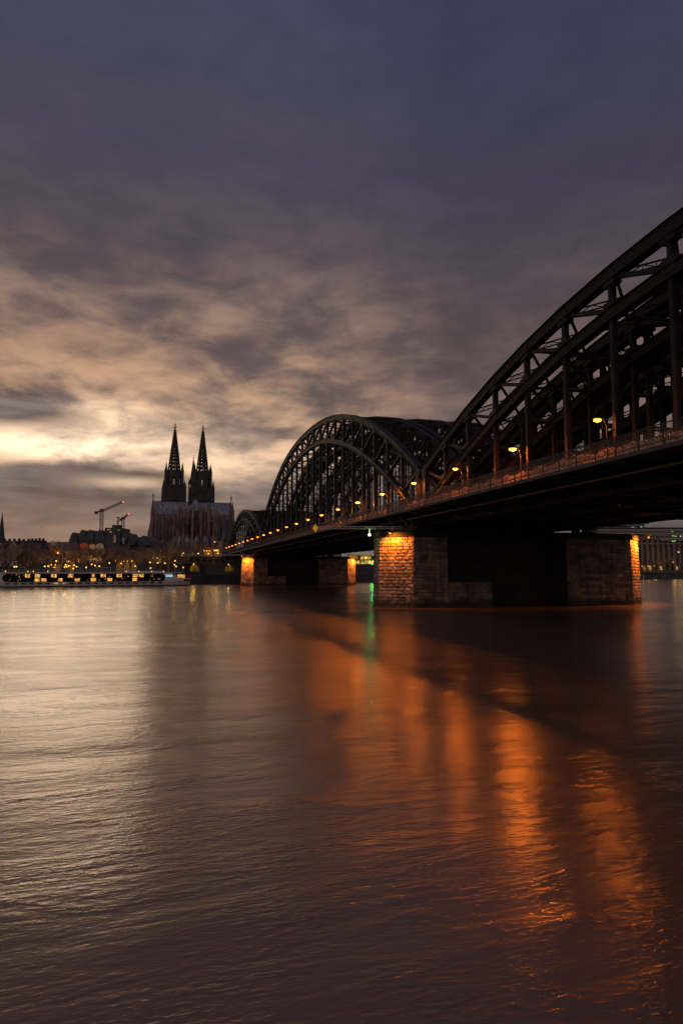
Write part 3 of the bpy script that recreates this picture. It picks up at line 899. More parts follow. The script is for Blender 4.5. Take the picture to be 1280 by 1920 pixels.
# nave, choir and transept walls
mb = MB()
mb.box((-25, 0, 24), (60, 15, 49), M=CM); mb.box((-25, 0, 10), (60, 44, 20), M=CM)
mb.box((0, 0, 24.5), (15, 84, 50), M=CM); mb.box((0, 0, 10), (30, 78, 20), M=CM)
mb.box((24, 0, 24.2), (50, 15.2, 49), M=CM)
apse = [(46 + 9 * math.cos(a), 9 * math.sin(a)) for a in [R(-90 + 30 * k) for k in range(7)]]
mb.prism(apse, 0, 48.6, M=CM)
amb = [(44, -21)] + [(45 + 21 * math.cos(a), 21 * math.sin(a)) for a in [R(-75 + 25 * k) for k in range(7)]] + [(44, 21)]
mb.prism([(14, -21)] + amb + [(14, 21)], 0, 19, M=CM)
# gable ends of the transept with corner turrets
for s in (-1, 1):
    mb.add([CM(-8.2, s * 43, 48), CM(8.2, s * 43, 48), CM(0, s * 43, 64.5), CM(-8.2, s * 41.6, 48), CM(8.2, s * 41.6, 48), CM(0, s * 41.6, 64.5)],
           [(0, 1, 2), (5, 4, 3), (0, 3, 4, 1), (1, 4, 5, 2), (2, 5, 3, 0)])
    for u in (-9.5, 9.5):
        mb.box((u, s * 43, 27), (3.4, 3.8, 54), M=CM); cpin(mb, u, s * 43, 53.8, 2.4, 11)
        mb.box((u * 1.55, s * 44.5, 19), (3, 3.2, 38), M=CM); cpin(mb, u * 1.55, s * 44.5, 37.8, 2.0, 8)
        mb.box((u, s * 46, 14), (3, 3, 30), M=CM); cpin(mb, u, s * 46, 29, 2, 7)
    mb.bar(CM(0, s * 42.5, 64), CM(0, s * 42.5, 72), .7, .7); mb.box((0, s * 42.5, 69), (2.6, 2.6, .7), M=CM); mb.box((0, s * 42.5, 67), (1.8, 1.8, .7), M=CM)
mb.build('wall', M['cath'], cath)
# roofs
mb = MB()
def roof(p, e, r_):
    mb.add(p, e)
mb.add([CM(-7.9, -41.5, 49), CM(7.9, -41.5, 49), CM(7.9, 41.5, 49), CM(-7.9, 41.5, 49), CM(0, -41.5, 63), CM(0, 41.5, 63)],
       [(0, 1, 4), (3, 5, 2), (1, 2, 5, 4), (0, 4, 5, 3), (0, 3, 2, 1)])
ap = [CM(46 + 9.3 * math.cos(R(-90 + 30 * k)), 9.3 * math.sin(R(-90 + 30 * k)), 48.7) for k in range(7)]
vs = [CM(-55, -7.9, 48.9), CM(-55, 7.9, 48.9), CM(-55, 0, 62.8), CM(46, 0, 62.8)] + ap
mb.add(vs, [(0, 2, 1), (0, 4, 3, 2), (1, 2, 3, 10)] + [(3, 4 + k, 5 + k) for k in range(6)])
mb.build('lead_roof', M['roofl'], cath)
mb = MB()
mb.bar(CM(0, -41.5, 63.1), CM(0, 41.5, 63.1), .35, .5)
for k in range(42): mb.box((0, -41 + 2 * k, 63.6), (.3, .5, .7), M=CM)
mb.bar(CM(47, 0, 60), CM(47, 0, 70), .5, .5); mb.box((47, 0, 67.5), (1, 2.6, .6), M=CM)
mb.build('roof_crest', M['cathdark'], cath)
# crossing fleche
mb = MB()
for k in range(8):
    a = 2 * PI * (k + .5) / 8
    mb.cyl(CM(4.6 * math.cos(a), 4.6 * math.sin(a), 60), CM(4.6 * math.cos(a), 4.6 * math.sin(a), 83), .8, .7, 5)
    mb.cone((4.8 * math.cos(a), 4.8 * math.sin(a), 83), 1.0, 7, 4, 0, 0, CM)
for z, h in ((62, 6), (72, 1.2), (83, 2)): mb.cyl(CM(0, 0, z), CM(0, 0, z + h), 5.0, 4.8, 8)
mb.cyl(CM(0, 0, 84.5), CM(0, 0, 111), 3.9, .3, 8); mb.bar(CM(0, 0, 110), CM(0, 0, 114.5), .3, .3); mb.box((0, 0, 111.8), (.8, 1.8, .5), M=CM)
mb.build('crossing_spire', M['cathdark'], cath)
# buttress piers with pinnacles and flyers
spots = []
for s in (-1, 1):
    for u in (17, 24, 31, 38): spots += [(u, s * 21.5, 47, u, s * 7.5), (u, s * 14.5, 52, u, s * 7.5)]
    for v in (17, 24.5, 32, 39.5): spots += [(15, s * v, 44, 7.5, s * v)]
for k in range(8):
    a = R(-78 + 156 / 7 * k)
    spots += [(45 + 22 * math.cos(a), 22 * math.sin(a), 44, 46 + 9 * math.cos(a), 9 * math.sin(a)),
              (45 + 15 * math.cos(a), 15 * math.sin(a), 50, 46 + 9 * math.cos(a), 9 * math.sin(a))]
for i, (u, v, h, wu, wv) in enumerate(spots):
    mb = MB()
    a = math.atan2(v - wv, u - wu)
    mb.box((u, v, h * .25), (3.6, 2.3, h * .5), a, M=CM)
    mb.box((u, v, h * .62), (2.8, 1.9, h * .28), a, M=CM)
    mb.box((u, v, h * .86), (1.9, 1.5, h * .24), a, M=CM)
    cpin(mb, u, v, h * .97, 1.25, 9.5)
    for dx, dy in ((-1.1, 0), (1.1, 0)): cpin(mb, u + dx * math.cos(a), v + dx * math.sin(a), h * .74, .7, 5)
    for z in (h - 10, h - 3): mb.bar(CM(u, v, z - 3), CM(wu, wv, z + 3.5), .7, 1.0)
    mb.build('flying_buttress', M['cath'], cath)
# windows
def lancet(mb, u, v, z0, z1, w_, dirv):
    """pointed window slab, dirv (du,dv) outward"""
    n_ = Vector(dirv).normalized(); tx = Vector((-n_.y, n_.x))
    o = [(-w_ / 2, z0), (w_ / 2, z0), (w_ / 2, z1 - w_), (w_ * .3, z1 - w_ * .4), (0, z1), (-w_ * .3, z1 - w_ * .4), (-w_ / 2, z1 - w_)]
    f = [CM(u + tx.x * a + n_.x * .12, v + tx.y * a + n_.y * .12, z) for a, z in o]; b2 = [CM(u + tx.x * a - n_.x * .3, v + tx.y * a - n_.y * .3, z) for a, z in o]
    k = len(o); mb.add(f + b2, [tuple(range(k)), tuple(range(2 * k - 1, k - 1, -1))] + [(i, k + i, k + (i + 1) % k, (i + 1) % k) for i in range(k)])
for s in (-1, 1):
    for v in (11.5, 20.7, 28.2, 35.7):
        mb = MB(); lancet(mb, 7.5, s * v, 24, 46, 4.4, (1, 0)); mb.build('window', M['leaded'], cath)
        mb = MB(); lancet(mb, 15, s * (v if v > 15 else 0) + (s * 1), 5, 17, 3.4, (1, 0)); mb.build('window', M['leaded'], cath) if v > 15 else None
for k in range(6):
    a = R(-75 + 30 * k)
    mb = MB(); lancet(mb, 46 + 9 * math.cos(R(15)) * math.cos(a), 9 * math.cos(R(15)) * math.sin(a), 24, 45, 3.4, (math.cos(a), math.sin(a))); mb.build('window', M['leaded'], cath)
for k in range(7):                                       # ring of chapels with cone roofs
    a = R(-75 + 25 * k)
    mb = MB(); c = (45 + 21 * math.cos(a), 21 * math.sin(a))
    mb.prism([(c[0] + 3.6 * math.cos(b), c[1] + 3.6 * math.sin(b)) for b in [2 * PI * j / 8 for j in range(8)]], 0, 18, M=CM)
    ch = mb.build('chapel', M['cath'], cath)
    mb = MB(); mb.cone((c[0], c[1], 18), 4, 6.5, 8, 0, 0, CM); mb.build('chapel_roof', M['roofl'], ch)

# =================================================================== river cruise ship
SR = Vector((-61.3, 272, 0)); SD = Vector((-.883, -.469, 0)).normalized(); SN = Vector((.469, -.883, 0)).normalized()
def SM(s, o, z): return SR + SD * s + SN * o + Vector((0, 0, z))     # o>0 is towards the camera
def s_of(px, o=0):
    k = (px - 640) / FPX * math.cos(PITCH)
    base = SR + SN * o
    return (k * base.y - base.x) / (SD.x - k * SD.y)
ship = thing('cruise_ship', 'long white river cruise ship with lit cabins moored at the quay', 'cruise ship', SR)
LN = 104
mb = MB()
st = [(0, 3.0), (3, 4.6), (8, 5.6), (92, 5.6), (99, 3.6), (LN, .4)]
for (s0, w0), (s1, w1) in zip(st, st[1:]):
    p = [SM(s0, w0 * .92, .35), SM(s0, -w0 * .92, .35), SM(s1, -w1 * .92, .35), SM(s1, w1 * .92, .35)]
    mb.hexa(p + [SM(s0, w0, 1.7), SM(s0, -w0, 1.7), SM(s1, -w1, 1.7), SM(s1, w1, 1.7)])
hull = mb.build('hull', M['white'], ship)
mb = MB()
for (s0, w0), (s1, w1) in zip(st, st[1:]):
    mb.hexa([SM(s, w * .90, -.5) if sg > 0 else SM(s, -w * .90, -.5) for s, w, sg in ((s0, w0, 1), (s0, w0, -1), (s1, w1, -1), (s1, w1, 1))] +
            [SM(s, sg * w * .93, .36) for s, w, sg in ((s0, w0, 1), (s0, w0, -1), (s1, w1, -1), (s1, w1, 1))])
mb.build('waterline_band', M['black'], hull)
mb = MB()
mb.bar(SM(7.5, 0, 3.25), SM(92, 0, 3.25), 11.0, 3.2)
mb.bar(SM(3.0, 0, 2.9), SM(7.5, 0, 2.9), 10.4, 2.3)
mb.bar(SM(4, 0, 5.05), SM(90, 0, 5.05), 11.6, .32)
mb.bar(SM(.6, 0, 2.75), SM(7.4, 0, 2.75), 10.6, .22)
mb.bar(SM(10, 0, 5.4), SM(24, 0, 5.4), 6, .5)
sup = mb.build('superstructure', M['white'], ship)
# dark glazed band with rounded ends
s0, s1 = s_of(310, 5.6), s_of(5, 5.6)
mb = MB()
z0, z1 = 1.75, 4.7; rr = (z1 - z0) / 2; o = []
for k in range(9): a = R(-90 - 180 * k / 8); o.append((s0 + rr + rr * math.cos(a), (z0 + z1) / 2 + rr * math.sin(a)))
for k in range(9): a = R(90 - 180 * k / 8); o.append((s1 - rr + rr * math.cos(a), (z0 + z1) / 2 + rr * math.sin(a)))
k = len(o)
mb.add([SM(s, 5.62, z) for s, z in o] + [SM(s, 5.4, z) for s, z in o], [tuple(range(k)), tuple(range(2 * k - 1, k - 1, -1))] + [(i, k + i, k + (i + 1) % k, (i + 1) % k) for i in range(k)])
band = mb.build('glazed_band', M['glass'], sup)
TOPW = [(48, 57), (66, 76), (97, 107), (128, 138), (173, 178), (189, 199), (219, 229), (249, 259), (261, 270)]
BOTW = [(66, 75), (78, 88), (110, 118), (141, 150), (171, 181), (202, 211), (249, 258)]
def panel(a, b, z0, z1, o, m_, nm, par):
    mb = MB(); sa, sb = s_of(a, o), s_of(b, o)
    mb.bar(SM(sa, o - .02, (z0 + z1) / 2), SM(sb, o - .02, (z0 + z1) / 2), .06, z1 - z0); return mb.build(nm, m_, par)
for a, b in TOPW: panel(a, b, 3.35, 4.55, 5.65, M['cabin'], 'cabin_window', band)
for a, b in BOTW: panel(a, b, 1.95, 3.05, 5.65, M['cabin'], 'cabin_window', band)
for k in range(34):                                       # small lamps seen deep inside the saloon and corridors
    p = rnd.choice((rnd.uniform(16, 46), rnd.uniform(112, 172), rnd.uniform(186, 245), rnd.uniform(274, 302))); z = rnd.choice((2.2, 2.6, 3.6, 4.2)) + rnd.uniform(-.1, .1)
    panel(p, p + rnd.uniform(.7, 2.0), z, z + .16, 5.64, M['cabin'], 'interior_lamp', band)
for k in range(20):
    p = 12 + k * 15
    panel(p, p + 8, 1.0, 1.42, 5.64, M['roomlit'] if k == 6 or k == 7 else M['glass'], 'porthole', hull)
panel(10, 14, 3.2, 4.5, 5.65, M['glass'], 'door', sup)
# saloon with warm light at the stern
mb = MB(); mb.bar(SM(s_of(347, 5.3), 5.28, 3.7), SM(s_of(334, 5.3), 5.28, 3.7), .08, 1.3); mb.build('saloon_window', M['cabin'], sup)
mb = MB()
for k in range(60):
    s = 5 + k * 1.42; mb.bar(SM(s, 5.6, 5.2), SM(s, 5.6, 6.1), .04, .04)
for z in (5.6, 6.1): mb.bar(SM(5, 5.6, z), SM(90, 5.6, z), .04, .04)
mb.build('sun_deck_railing', M['white'], ship)
for a, b in ((36, 49), (180, 208), (92, 152)):
    mb = MB(); mb.bar(SM(s_of(a), 1, 7.0), SM(s_of(b), 1, 7.0), 3.4, .08)
    for p in (a + 1, b - 1): mb.bar(SM(s_of(p), 1, 5.2), SM(s_of(p), 1, 7.0), .07, .07)
    mb.build('sun_deck_awning', M['white'], ship)
for p in (11, 53, 63, 90, 237, 261, 285, 307):
    mb = MB(); c = SM(s_of(p, 5.3), 5.3, 5.55); mb.sphere(c, .18, 8, 5); mb.bar(c, c - Vector((0, 0, .3)), .06, .06); mb.build('deck_light', M['warm'], ship)
mb = MB(); mb.cyl(SM(2.0, 0, 4.0), SM(2.0, 0, 7.0), .07, .05, 6); mb.build('stern_mast', M['white'], ship)
mb = MB(); mb.sphere(SM(2.0, 0, 7.1), .25, 8, 5); mb.build('mast_light', M['sodium_far'], ship)
mb = MB(); mb.add([SM(-.3, 1, 2.2), SM(-.9, 1, 2.0), SM(-1.1, 1, 3.6), SM(-.4, 1, 4.0), SM(-.3, .9, 2.2), SM(-.9, .9, 2.0), SM(-1.1, .9, 3.6), SM(-.4, .9, 4.0)],
                  [(0, 1, 2, 3), (7, 6, 5, 4), (0, 4, 5, 1), (1, 5, 6, 2), (2, 6, 7, 3), (3, 7, 4, 0)])
mb.bar(SM(.2, 1, 1.7), SM(-.9, 1, 4.1), .07, .07); mb.build('flag', M['hullred'], ship)
# illuminated name letters
cu = bpy.data.curves.new('name_letters', 'FONT'); cu.body = 'SASA'; cu.size = 1.25; cu.extrude = .03; cu.align_x = 'CENTER'
to = bpy.data.objects.new('tmp', cu); me = bpy.data.meshes.new_from_object(to); bpy.data.objects.remove(to)
me.materials.clear(); me.materials.append(M['sign'])
o = bpy.data.objects.new('name_letters', me); col.objects.link(o); o.parent = ship
o.location = SM(s_of(318, 5.6), 5.68, 3.45) - SR
o.rotation_euler = (PI / 2, 0, math.atan2(-SD.y, -SD.x))

# =================================================================== bare trees
def tree_mesh(seed, H, spread, depth=5, dense=1.0):
    r = random.Random(seed); trunk = MB(); tw = MB()
    def grow(p, d, L, rad, lev):
        e = p + d * L
        tgt = trunk if lev <= 1 else tw
        tgt.cyl(p, e, rad, rad * .68, 5 if lev < 2 else 3, caps=False)
        if lev >= depth: return
        n = r.choice((2, 3, 3)) if lev else 5
        if lev >= 3: n = int(round(5 * dense))
        for k in range(n):
            ax = Vector((r.gauss(0, 1), r.gauss(0, 1), r.gauss(0, .5))).normalized()
            nd = (d * 1.0 + ax * spread * (.8 if lev else .75) + Vector((0, 0, .12))).normalized()
            st = p + d * (L * (r.uniform(.45, 1) if lev else r.uniform(.7, 1)))
            grow(st, nd, L * r.uniform(.62, .85), rad * .62 if rad * .62 > .03 else .03, lev + 1)
    grow(Vector((0, 0, 0)), Vector((0, 0, 1)), H * .30, H * .022, 0)
    return trunk, tw
PROTO = []
for i in range(4):
    tr, tw = tree_mesh(20 + i, 13, .72 + .08 * (i % 2))
    e = thing('bare_tree', 'x', 'tree', (0, 0, 0))
    tr.build('trunk', M['bark'], e); tw.build('crown', M['twig'], e)
    PROTO.append(e)
used = [False] * 4
def place_tree(px, Yd, z, s, label, group=None):
    i = rnd.randrange(4); p = at(px, 1000, Yd)
    if not used[i]:
        used[i] = True; o = PROTO[i]
        o.location = (p.x, p.y, z); o.rotation_euler = (0, 0, rnd.random() * 6); o.scale = (s, s, s); o['label'] = label
        if group: o['group'] = group
    else: o = dup(PROTO[i], (p.x, p.y, z), rnd.random() * 6, s, label, group)
    if group: o['group'] = group
    return o
rows = 0
LABT = ['bare promenade tree at the far left edge', 'bare promenade tree before the pale gabled house at the edge', 'bare promenade tree before the stepped gable', 'bare promenade tree right of the stepped gable',
        'bare promenade tree before the house with one lit window', 'bare promenade tree before the rose house', 'bare promenade tree before the ochre house', 'bare promenade tree left of the lit stall', 'bare promenade tree over the lit stall',
        'bare promenade tree at the left museum corner', 'bare promenade tree before the left red museum bay', 'bare promenade tree before the right red museum bay', 'bare promenade tree before the left beige museum bay', 'bare promenade tree before the right beige museum bay',
        'bare promenade tree before the museum tower block', 'bare promenade tree left of the lantern pavilion', 'bare promenade tree over the lantern pavilion', 'bare promenade tree at the right end of the lantern pavilion',
        'bare promenade tree before the low museum wing', 'bare promenade tree between museum and cathedral', 'bare promenade tree before the left transept corner', 'bare promenade tree before the left transept wall', 'bare promenade tree before the choir',
        'bare promenade tree left of the ship stern mast', 'bare promenade tree behind the ship stern', 'bare promenade tree at the left end of the terrace wall']
G1 = 'bare winter trees along the far promenade'
def below(px): return 'in front of the ' + ('old gabled houses' if px < 60 else 'long dark roofed houses' if px < 125 else 'scalloped museum' if px < 225 else 'low museum wing' if px < 280 else 'left part of the cathedral' if px < 320 else 'stone terrace wall')
for k, px in enumerate(list(range(-6, 345, 14))):
    Yd = bank_y((px - 640) / FPX * 290) + rnd.uniform(14, 26)
    place_tree(px + rnd.uniform(-4, 4), Yd, 3.9, rnd.uniform(.95, 1.25), LABT[k], G1)
LABU = ['bare tree behind the rose house', 'bare tree behind the grey house', 'x', 'bare tree behind the grey flat roofed house', 'bare terrace tree before the low museum wing', 'bare terrace tree right of the low museum wing',
        'bare terrace tree in the gap between museum and cathedral', 'bare terrace tree below the left transept corner', 'bare terrace tree below the left transept gable', 'bare terrace tree below the left choir buttresses',
        'bare terrace tree left of the terrace wall lamps', 'bare terrace tree below the choir roof gable', 'bare terrace tree behind the leftmost terrace wall lamp', 'bare terrace tree behind the second terrace wall lamp',
        'bare terrace tree behind the orange lit kiosk', 'bare terrace tree right of the orange lit kiosk', 'bare terrace tree behind the arbour with the string of lights']
G2 = 'bare winter trees on the upper town terrace'
for k, px in enumerate([60, 84, 96, 108, 236, 250, 262, 276, 290, 304, 318, 332, 348, 362, 378, 392, 408]):
    Yd = rnd.uniform(385, 430) if px < 300 else rnd.uniform(400, 470)
    big = px == 96
    place_tree(px, 352 if big else Yd, 9.4, 1.12 if big else rnd.uniform(.75, .95),
               'tall bare tree rising above the roofs left of the museum' if big else
               LABU[k],
               None if big else G2)
G3 = 'bare trees in front of the columned office building'
for k, px in enumerate([1206, 1222, 1238, 1252, 1266, 1280, 1296]):
    place_tree(px, 528 + k * 9, 5.2, rnd.uniform(.8, 1.1), '%s bare tree from the near pier before the columned building' % ORD[k], G3)
# two lamplit leafy trees by the quay wall
for nm, px, lab in (('left', 367, 'small yellow lamplit tree right of the ship stern'), ('right', 431, 'small yellow lamplit tree just left of the far pier')):
    Yd = bank_y((px - 640) / FPX * 300) + 9
    p = at(px, 1000, Yd); e = thing('lit_tree', lab, 'tree', (p.x, p.y, 3.9), 'lamplit trees below the terrace wall')
    mb = MB(); mb.cyl((p.x, p.y, 3.9), (p.x, p.y, 7), .12, .07, 6)
    for k in range(14):
        a = rnd.random() * 6.3; mb.cyl((p.x, p.y, 5 + rnd.random() * 1.6), (p.x + math.cos(a) * 1.5, p.y + math.sin(a) * 1.5, 6.5 + rnd.random() * 1.7), .04, .02, 3)
    mb.build('trunk', M['bark'], e)
    mb = MB()
    for k in range(800):
        a = rnd.random() * 6.3; b_ = math.acos(rnd.uniform(-.5, 1)); r_ = 2.4 * rnd.uniform(.35, 1) ** .6
        c = Vector((p.x + r_ * math.sin(b_) * math.cos(a), p.y + r_ * math.sin(b_) * math.sin(a), 6.3 + r_ * .95 * math.cos(b_)))
        u = Vector((rnd.gauss(0, 1), rnd.gauss(0, 1), rnd.gauss(0, 1))).normalized() * .13; w_ = u.orthogonal().normalized() * .11
        mb.add([c - u, c + w_, c + u, c - w_], [(0, 1, 2, 3)])
    mb.build('foliage', M['yleaf'], e)
    r_ = thing('lamp', 'lamp glowing in the top of the small tree ' + ('right of the ship stern' if nm == 'left' else 'left of the far pier'), 'street lamp', (p.x, p.y - 2.6, 3.9))
    mb = MB(); mb.cyl((p.x, p.y - 2.6, 3.9), (p.x, p.y - 2.6, 8.6), .07, .05, 6); mb.build('lamp_post', M['dark'], r_)
    mb = MB(); mb.sphere((p.x, p.y - 2.6, 8.8), .2, 8, 6); mb.build('lamp_head', M['warm'], r_)
    point('lamp_light', (p.x, p.y - 2.9, 8.6), 260, (1, .62, .12), .2, r_)

# =================================================================== terrace wall below the cathedral
root = thing('terrace_wall', 'long dark stone terrace wall behind the quay between ship and far pier', 'wall', at(345, 1060, 338) * 1.0)
a = at(343, 1000, 333); b_ = at(468, 1000, 360)
A, B = Vector((a.x, a.y, 0)), Vector((b_.x, b_.y, 0))
dd = (B - A).normalized(); nn = Vector((dd.y, -dd.x, 0))
if nn.y > 0: nn = -nn
mb = MB(); block_wall(mb, A, B, 3.9, 12.9, nn, .15, .8, 1.8, .08)
mb.prism([x.to_2d() for x in (A - nn * .1, B - nn * .1, B - nn * 60, A - nn * 60)], 3.9, 12.9)
mb.build('wall', M['stone2'], root)
mb = MB(); mb.bar(A + nn * .1 + Vector((0, 0, 13.05)), B + nn * .1 + Vector((0, 0, 13.05)), .9, .3); mb.build('coping', M['concrete'], root)
mb = MB()
L_ = (B - A).length
for k in range(int(L_ / 1.5)): mb.bar(A + dd * (k * 1.5) + Vector((0, 0, 13.2)), A + dd * (k * 1.5) + Vector((0, 0, 14.2)), .06, .06)
for z in (13.7, 14.2): mb.bar(A + Vector((0, 0, z)), B + Vector((0, 0, z)), .05, .05)
mb.build('balustrade', M['dark'], root)
for k in range(6):                                        # blind arcade openings
    c = A + dd * (4 + k * 3.6); mb = MB()
    mb.bar(c + nn * .12 + Vector((0, 0, 11.2)), c + dd * 2.2 + nn * .12 + Vector((0, 0, 11.2)), .1, 1.6); mb.build('niche', M['leaded'], root)

# =================================================================== town houses on the left
def house(px0, px1, Yd, ytop, zb, fi, roofk, label, floors=4, lit=(), group='old town houses on the far bank'):
    a, b = at(px0, 1050, Yd), at(px1, 1050, Yd); top = at(px0, ytop, Yd).z
    w = b.x - a.x; cx = (a.x + b.x) / 2; rt = thing('town_house', label, 'house', (cx, Yd, zb), group)
    hwall = top - zb - (4.0 if roofk != 'flat' else 0)
    mb = MB(); mb.box((cx, Yd + 6, zb + hwall / 2), (w, 12, hwall))
    zt = zb + hwall
    if roofk == 'step':
        for k in range(4):
            f = 1 - k * .24; mb.box((cx, Yd + .3, zt + k * 1.05 + .52), (w * f, .6, 1.05))
    if roofk == 'gable':
        mb.add([(cx - w / 2, Yd, zt), (cx + w / 2, Yd, zt), (cx, Yd, zt + 4), (cx - w / 2, Yd + .5, zt), (cx + w / 2, Yd + .5, zt), (cx, Yd + .5, zt + 4)], [(0, 1, 2), (5, 4, 3), (0, 3, 4, 1), (1, 4, 5, 2), (2, 5, 3, 0)])
    mb.build('wall', M['facade'][fi], rt)
    if roofk != 'flat':
        mb = MB()
        if roofk == 'eaves':
            mb.add([(cx - w / 2, Yd - .4, zt), (cx + w / 2, Yd - .4, zt), (cx + w / 2, Yd + 12.4, zt), (cx - w / 2, Yd + 12.4, zt), (cx - w / 2, Yd + 6, zt + 4), (cx + w / 2, Yd + 6, zt + 4)],
                   [(0, 1, 5, 4), (2, 3, 4, 5), (0, 4, 3), (1, 2, 5), (0, 3, 2, 1)])
        else:
            mb.add([(cx - w / 2, Yd + .6, zt + .02), (cx + w / 2, Yd + .6, zt + .02), (cx, Yd + .6, zt + 3.8), (cx - w / 2, Yd + 12, zt + .02), (cx + w / 2, Yd + 12, zt + .02), (cx, Yd + 12, zt + 3.8)],
                   [(0, 1, 2), (5, 4, 3), (0, 3, 4, 1), (1, 4, 5, 2), (2, 5, 3, 0)])
        rf = mb.build('roof', M['slate'], rt)
        mb = MB(); mb.box((cx + w * .28, Yd + 6, zt + 4.0), (.9, .9, 2.2)); mb.build('chimney', M['facade'][2], rf)
    n = max(2, int(w / 2.4))
    for f in range(floors):
        for k in range(n):
            x = cx - w / 2 + w * (k + .5) / n; z = zb + hwall * (f + .55) / floors
            mb = MB(); mb.box((x, Yd - .02, z), (w / n * .5, .16, hwall / floors * .52)); 
            mb.build('window', M['roomlit'] if (f, k) in lit else M['win'], rt)
    if roofk in ('step', 'gable'):
        mb = MB(); mb.box((cx, Yd - .02, zt + 1.3), (.9, .16, 1.2)); mb.build('window', M['win'], rt)
    return rt
house(-22, -8, 316, 1022, 8, 1, 'gable', 'brown gabled house at the far left edge', 4)
house(-7, 8, 318, 1017, 8, 0, 'gable', 'pale gabled house cut by the left edge of the picture', 4, ((2, 0),))
house(8.5, 14.5, 320, 1030, 8, 2, 'eaves', 'narrow low brown house between the two pale gabled houses', 3)
house(15, 33, 320, 1016, 8, 0, 'step', 'pale house with stepped gable behind the ship', 4)
house(33.6, 47, 324, 1024, 8, 2, 'eaves', 'brown house with one lit window right of the stepped gable', 4, ((2, 1),))
house(47.6, 60, 326, 1020, 8, 4, 'eaves', 'rose coloured house with dark windows left of the long ochre house', 4, ((0, 0),))
house(60.6, 82, 330, 1021, 8, 1, 'eaves', 'wide ochre house with a pair of lit windows', 4, ((2, 1), (2, 3), (0, 2)))
house(82.6, 104, 334, 1024, 8, 3, 'eaves', 'grey house beneath the tall bare tree', 4, ((3, 0),))
house(104.6, 128, 345, 1016, 8, 3, 'flat', 'grey flat roofed house touching the museum', 4, ((0, 2),))
# long dark roof behind them
for px0, px1, yt, lab in ((-5, 40, 1013, 'long dark roofed building behind the stepped gable'), (41, 76, 1012, 'dark roofed building with chimneys behind the brown houses')):
    Yd = 362; a, b = at(px0, yt, Yd), at(px1, yt, Yd); zt = a.z
    r = thing('long_building', lab, 'building', ((a.x + b.x) / 2, Yd, 9), 'dark buildings behind the old town houses')
    mb = MB(); mb.box(((a.x + b.x) / 2, Yd + 7, 9 + (zt - 14) / 2 + .5), (b.x - a.x, 14, zt - 13)); mb.build('wall', M['facade'][2], r)
    mb = MB(); w = b.x - a.x; cx = (a.x + b.x) / 2; z = zt - 3.5
    mb.add([(cx - w / 2, Yd - .4, z), (cx + w / 2, Yd - .4, z), (cx + w / 2, Yd + 14.4, z), (cx - w / 2, Yd + 14.4, z), (cx - w / 2, Yd + 7, zt), (cx + w / 2, Yd + 7, zt)],
           [(0, 1, 5, 4), (2, 3, 4, 5), (0, 4, 3), (1, 2, 5), (0, 3, 2, 1)])
    rf = mb.build('roof', M['slate'], r)
    for k in range(5):
        mb = MB(); mb.box((cx - w / 2 + w * (k + .5) / 5, Yd + 6, zt + .3), (1.0, 1.0, rnd.uniform(1.2, 2))); mb.build('chimney', M['slate'], rf)
# far church steeple
p = at(3, 1010, 600)
r = thing('church_steeple', 'thin dark church steeple far behind the houses at the left edge', 'church', (p.x, p.y, 10))
mb = MB(); mb.box((p.x, p.y, 22), (5.5, 5.5, 26)); mb.build('tower', M['cathdark'], r)
mb = MB(); mb.cone((p.x, p.y, 35), 3.0, 24, 8); mb.build('spire', M['slate'], r)

# =================================================================== museum with scalloped roofs
YM = 425
root = thing('museum_building', 'dark zinc museum with a row of scalloped shed roofs', 'museum', at(200, 1050, YM) * 1.0)
def mx(px): return at(px, 1000, YM).x
def mz(py): return at(200, py, YM).z
mb = MB()
for a, b, yt, dy in ((131, 224, 1008, 0), (224, 240, 1010, 3), (240, 277, 1012, 8)):
    mb.box(((mx(a) + mx(b)) / 2, YM + 20 + dy, (8 + mz(yt)) / 2), (mx(b) - mx(a), 38, mz(yt) - 8))
wl = mb.build('wall', M['zinc'], root)
def shed(a, b, yt, yb, d0, depth=26):
    mb = MB(); x0, x1 = mx(a), mx(b); zt, zb = mz(yt), mz(yb); w = x1 - x0; prof = []
    for k in range(9):
        u = k / 8; prof.append((x0 + w * (1 - math.cos(u * PI * .62)) / (1 - math.cos(PI * .62)) if 0 else x0 + w * u, zb + (zt - zb) * (math.sin(min(1, u * 1.9) * PI / 2) if u < .53 else 1 - ((u - .53) / .47) ** 1.5 * .62)))
    prof = [(x0, zb)] + prof + [(x1, zb)]
    n = len(prof); y0 = YM - .4 + d0
    mb.add([(x, y0, z) for x, z in prof] + [(x, y0 + depth, z) for x, z in prof], [tuple(range(n))[::-1], tuple(range(n, 2 * n))] + [(k, (k + 1) % n, n + (k + 1) % n, n + k) for k in range(n)])
    mb.build('shed_roof', M['zinc'], root)
for s in ((129.5, 146, 998, 1018, 0), (144.6, 161, 993, 1014, 1), (160, 176, 993, 1014, .5), (175, 195.5, 993, 1014, 1.2), (224, 237, 997, 1016, 2), (236, 252, 1003.5, 1022, 3), (252.5, 278, 1003, 1022, 5)): shed(*s)
mb = MB(); mb.box(((mx(194.5) + mx(224)) / 2, YM + 12, (mz(989) + mz(1016)) / 2), (mx(224) - mx(194.5), 20, mz(989) - mz(1016)))
tb = mb.build('tower_block', M['zinc'], root)
mb = MB(); mb.box((mx(210), YM + 10, mz(987)), (5, 5, 3)); mb.build('plant_room', M['zinc'], tb)
for px, py, w_, h_ in ((206, 997, .9, .9), (221, 993, .7, .6), (202, 992.5, 1.6, .4)):
    mb = MB(); mb.box((mx(px), YM + 1.96, mz(py)), (w_, .2, h_)); mb.build('window', M['roomlit'], tb)
p = Vector((mx(211), YM + 10, mz(986)))
mb = MB()
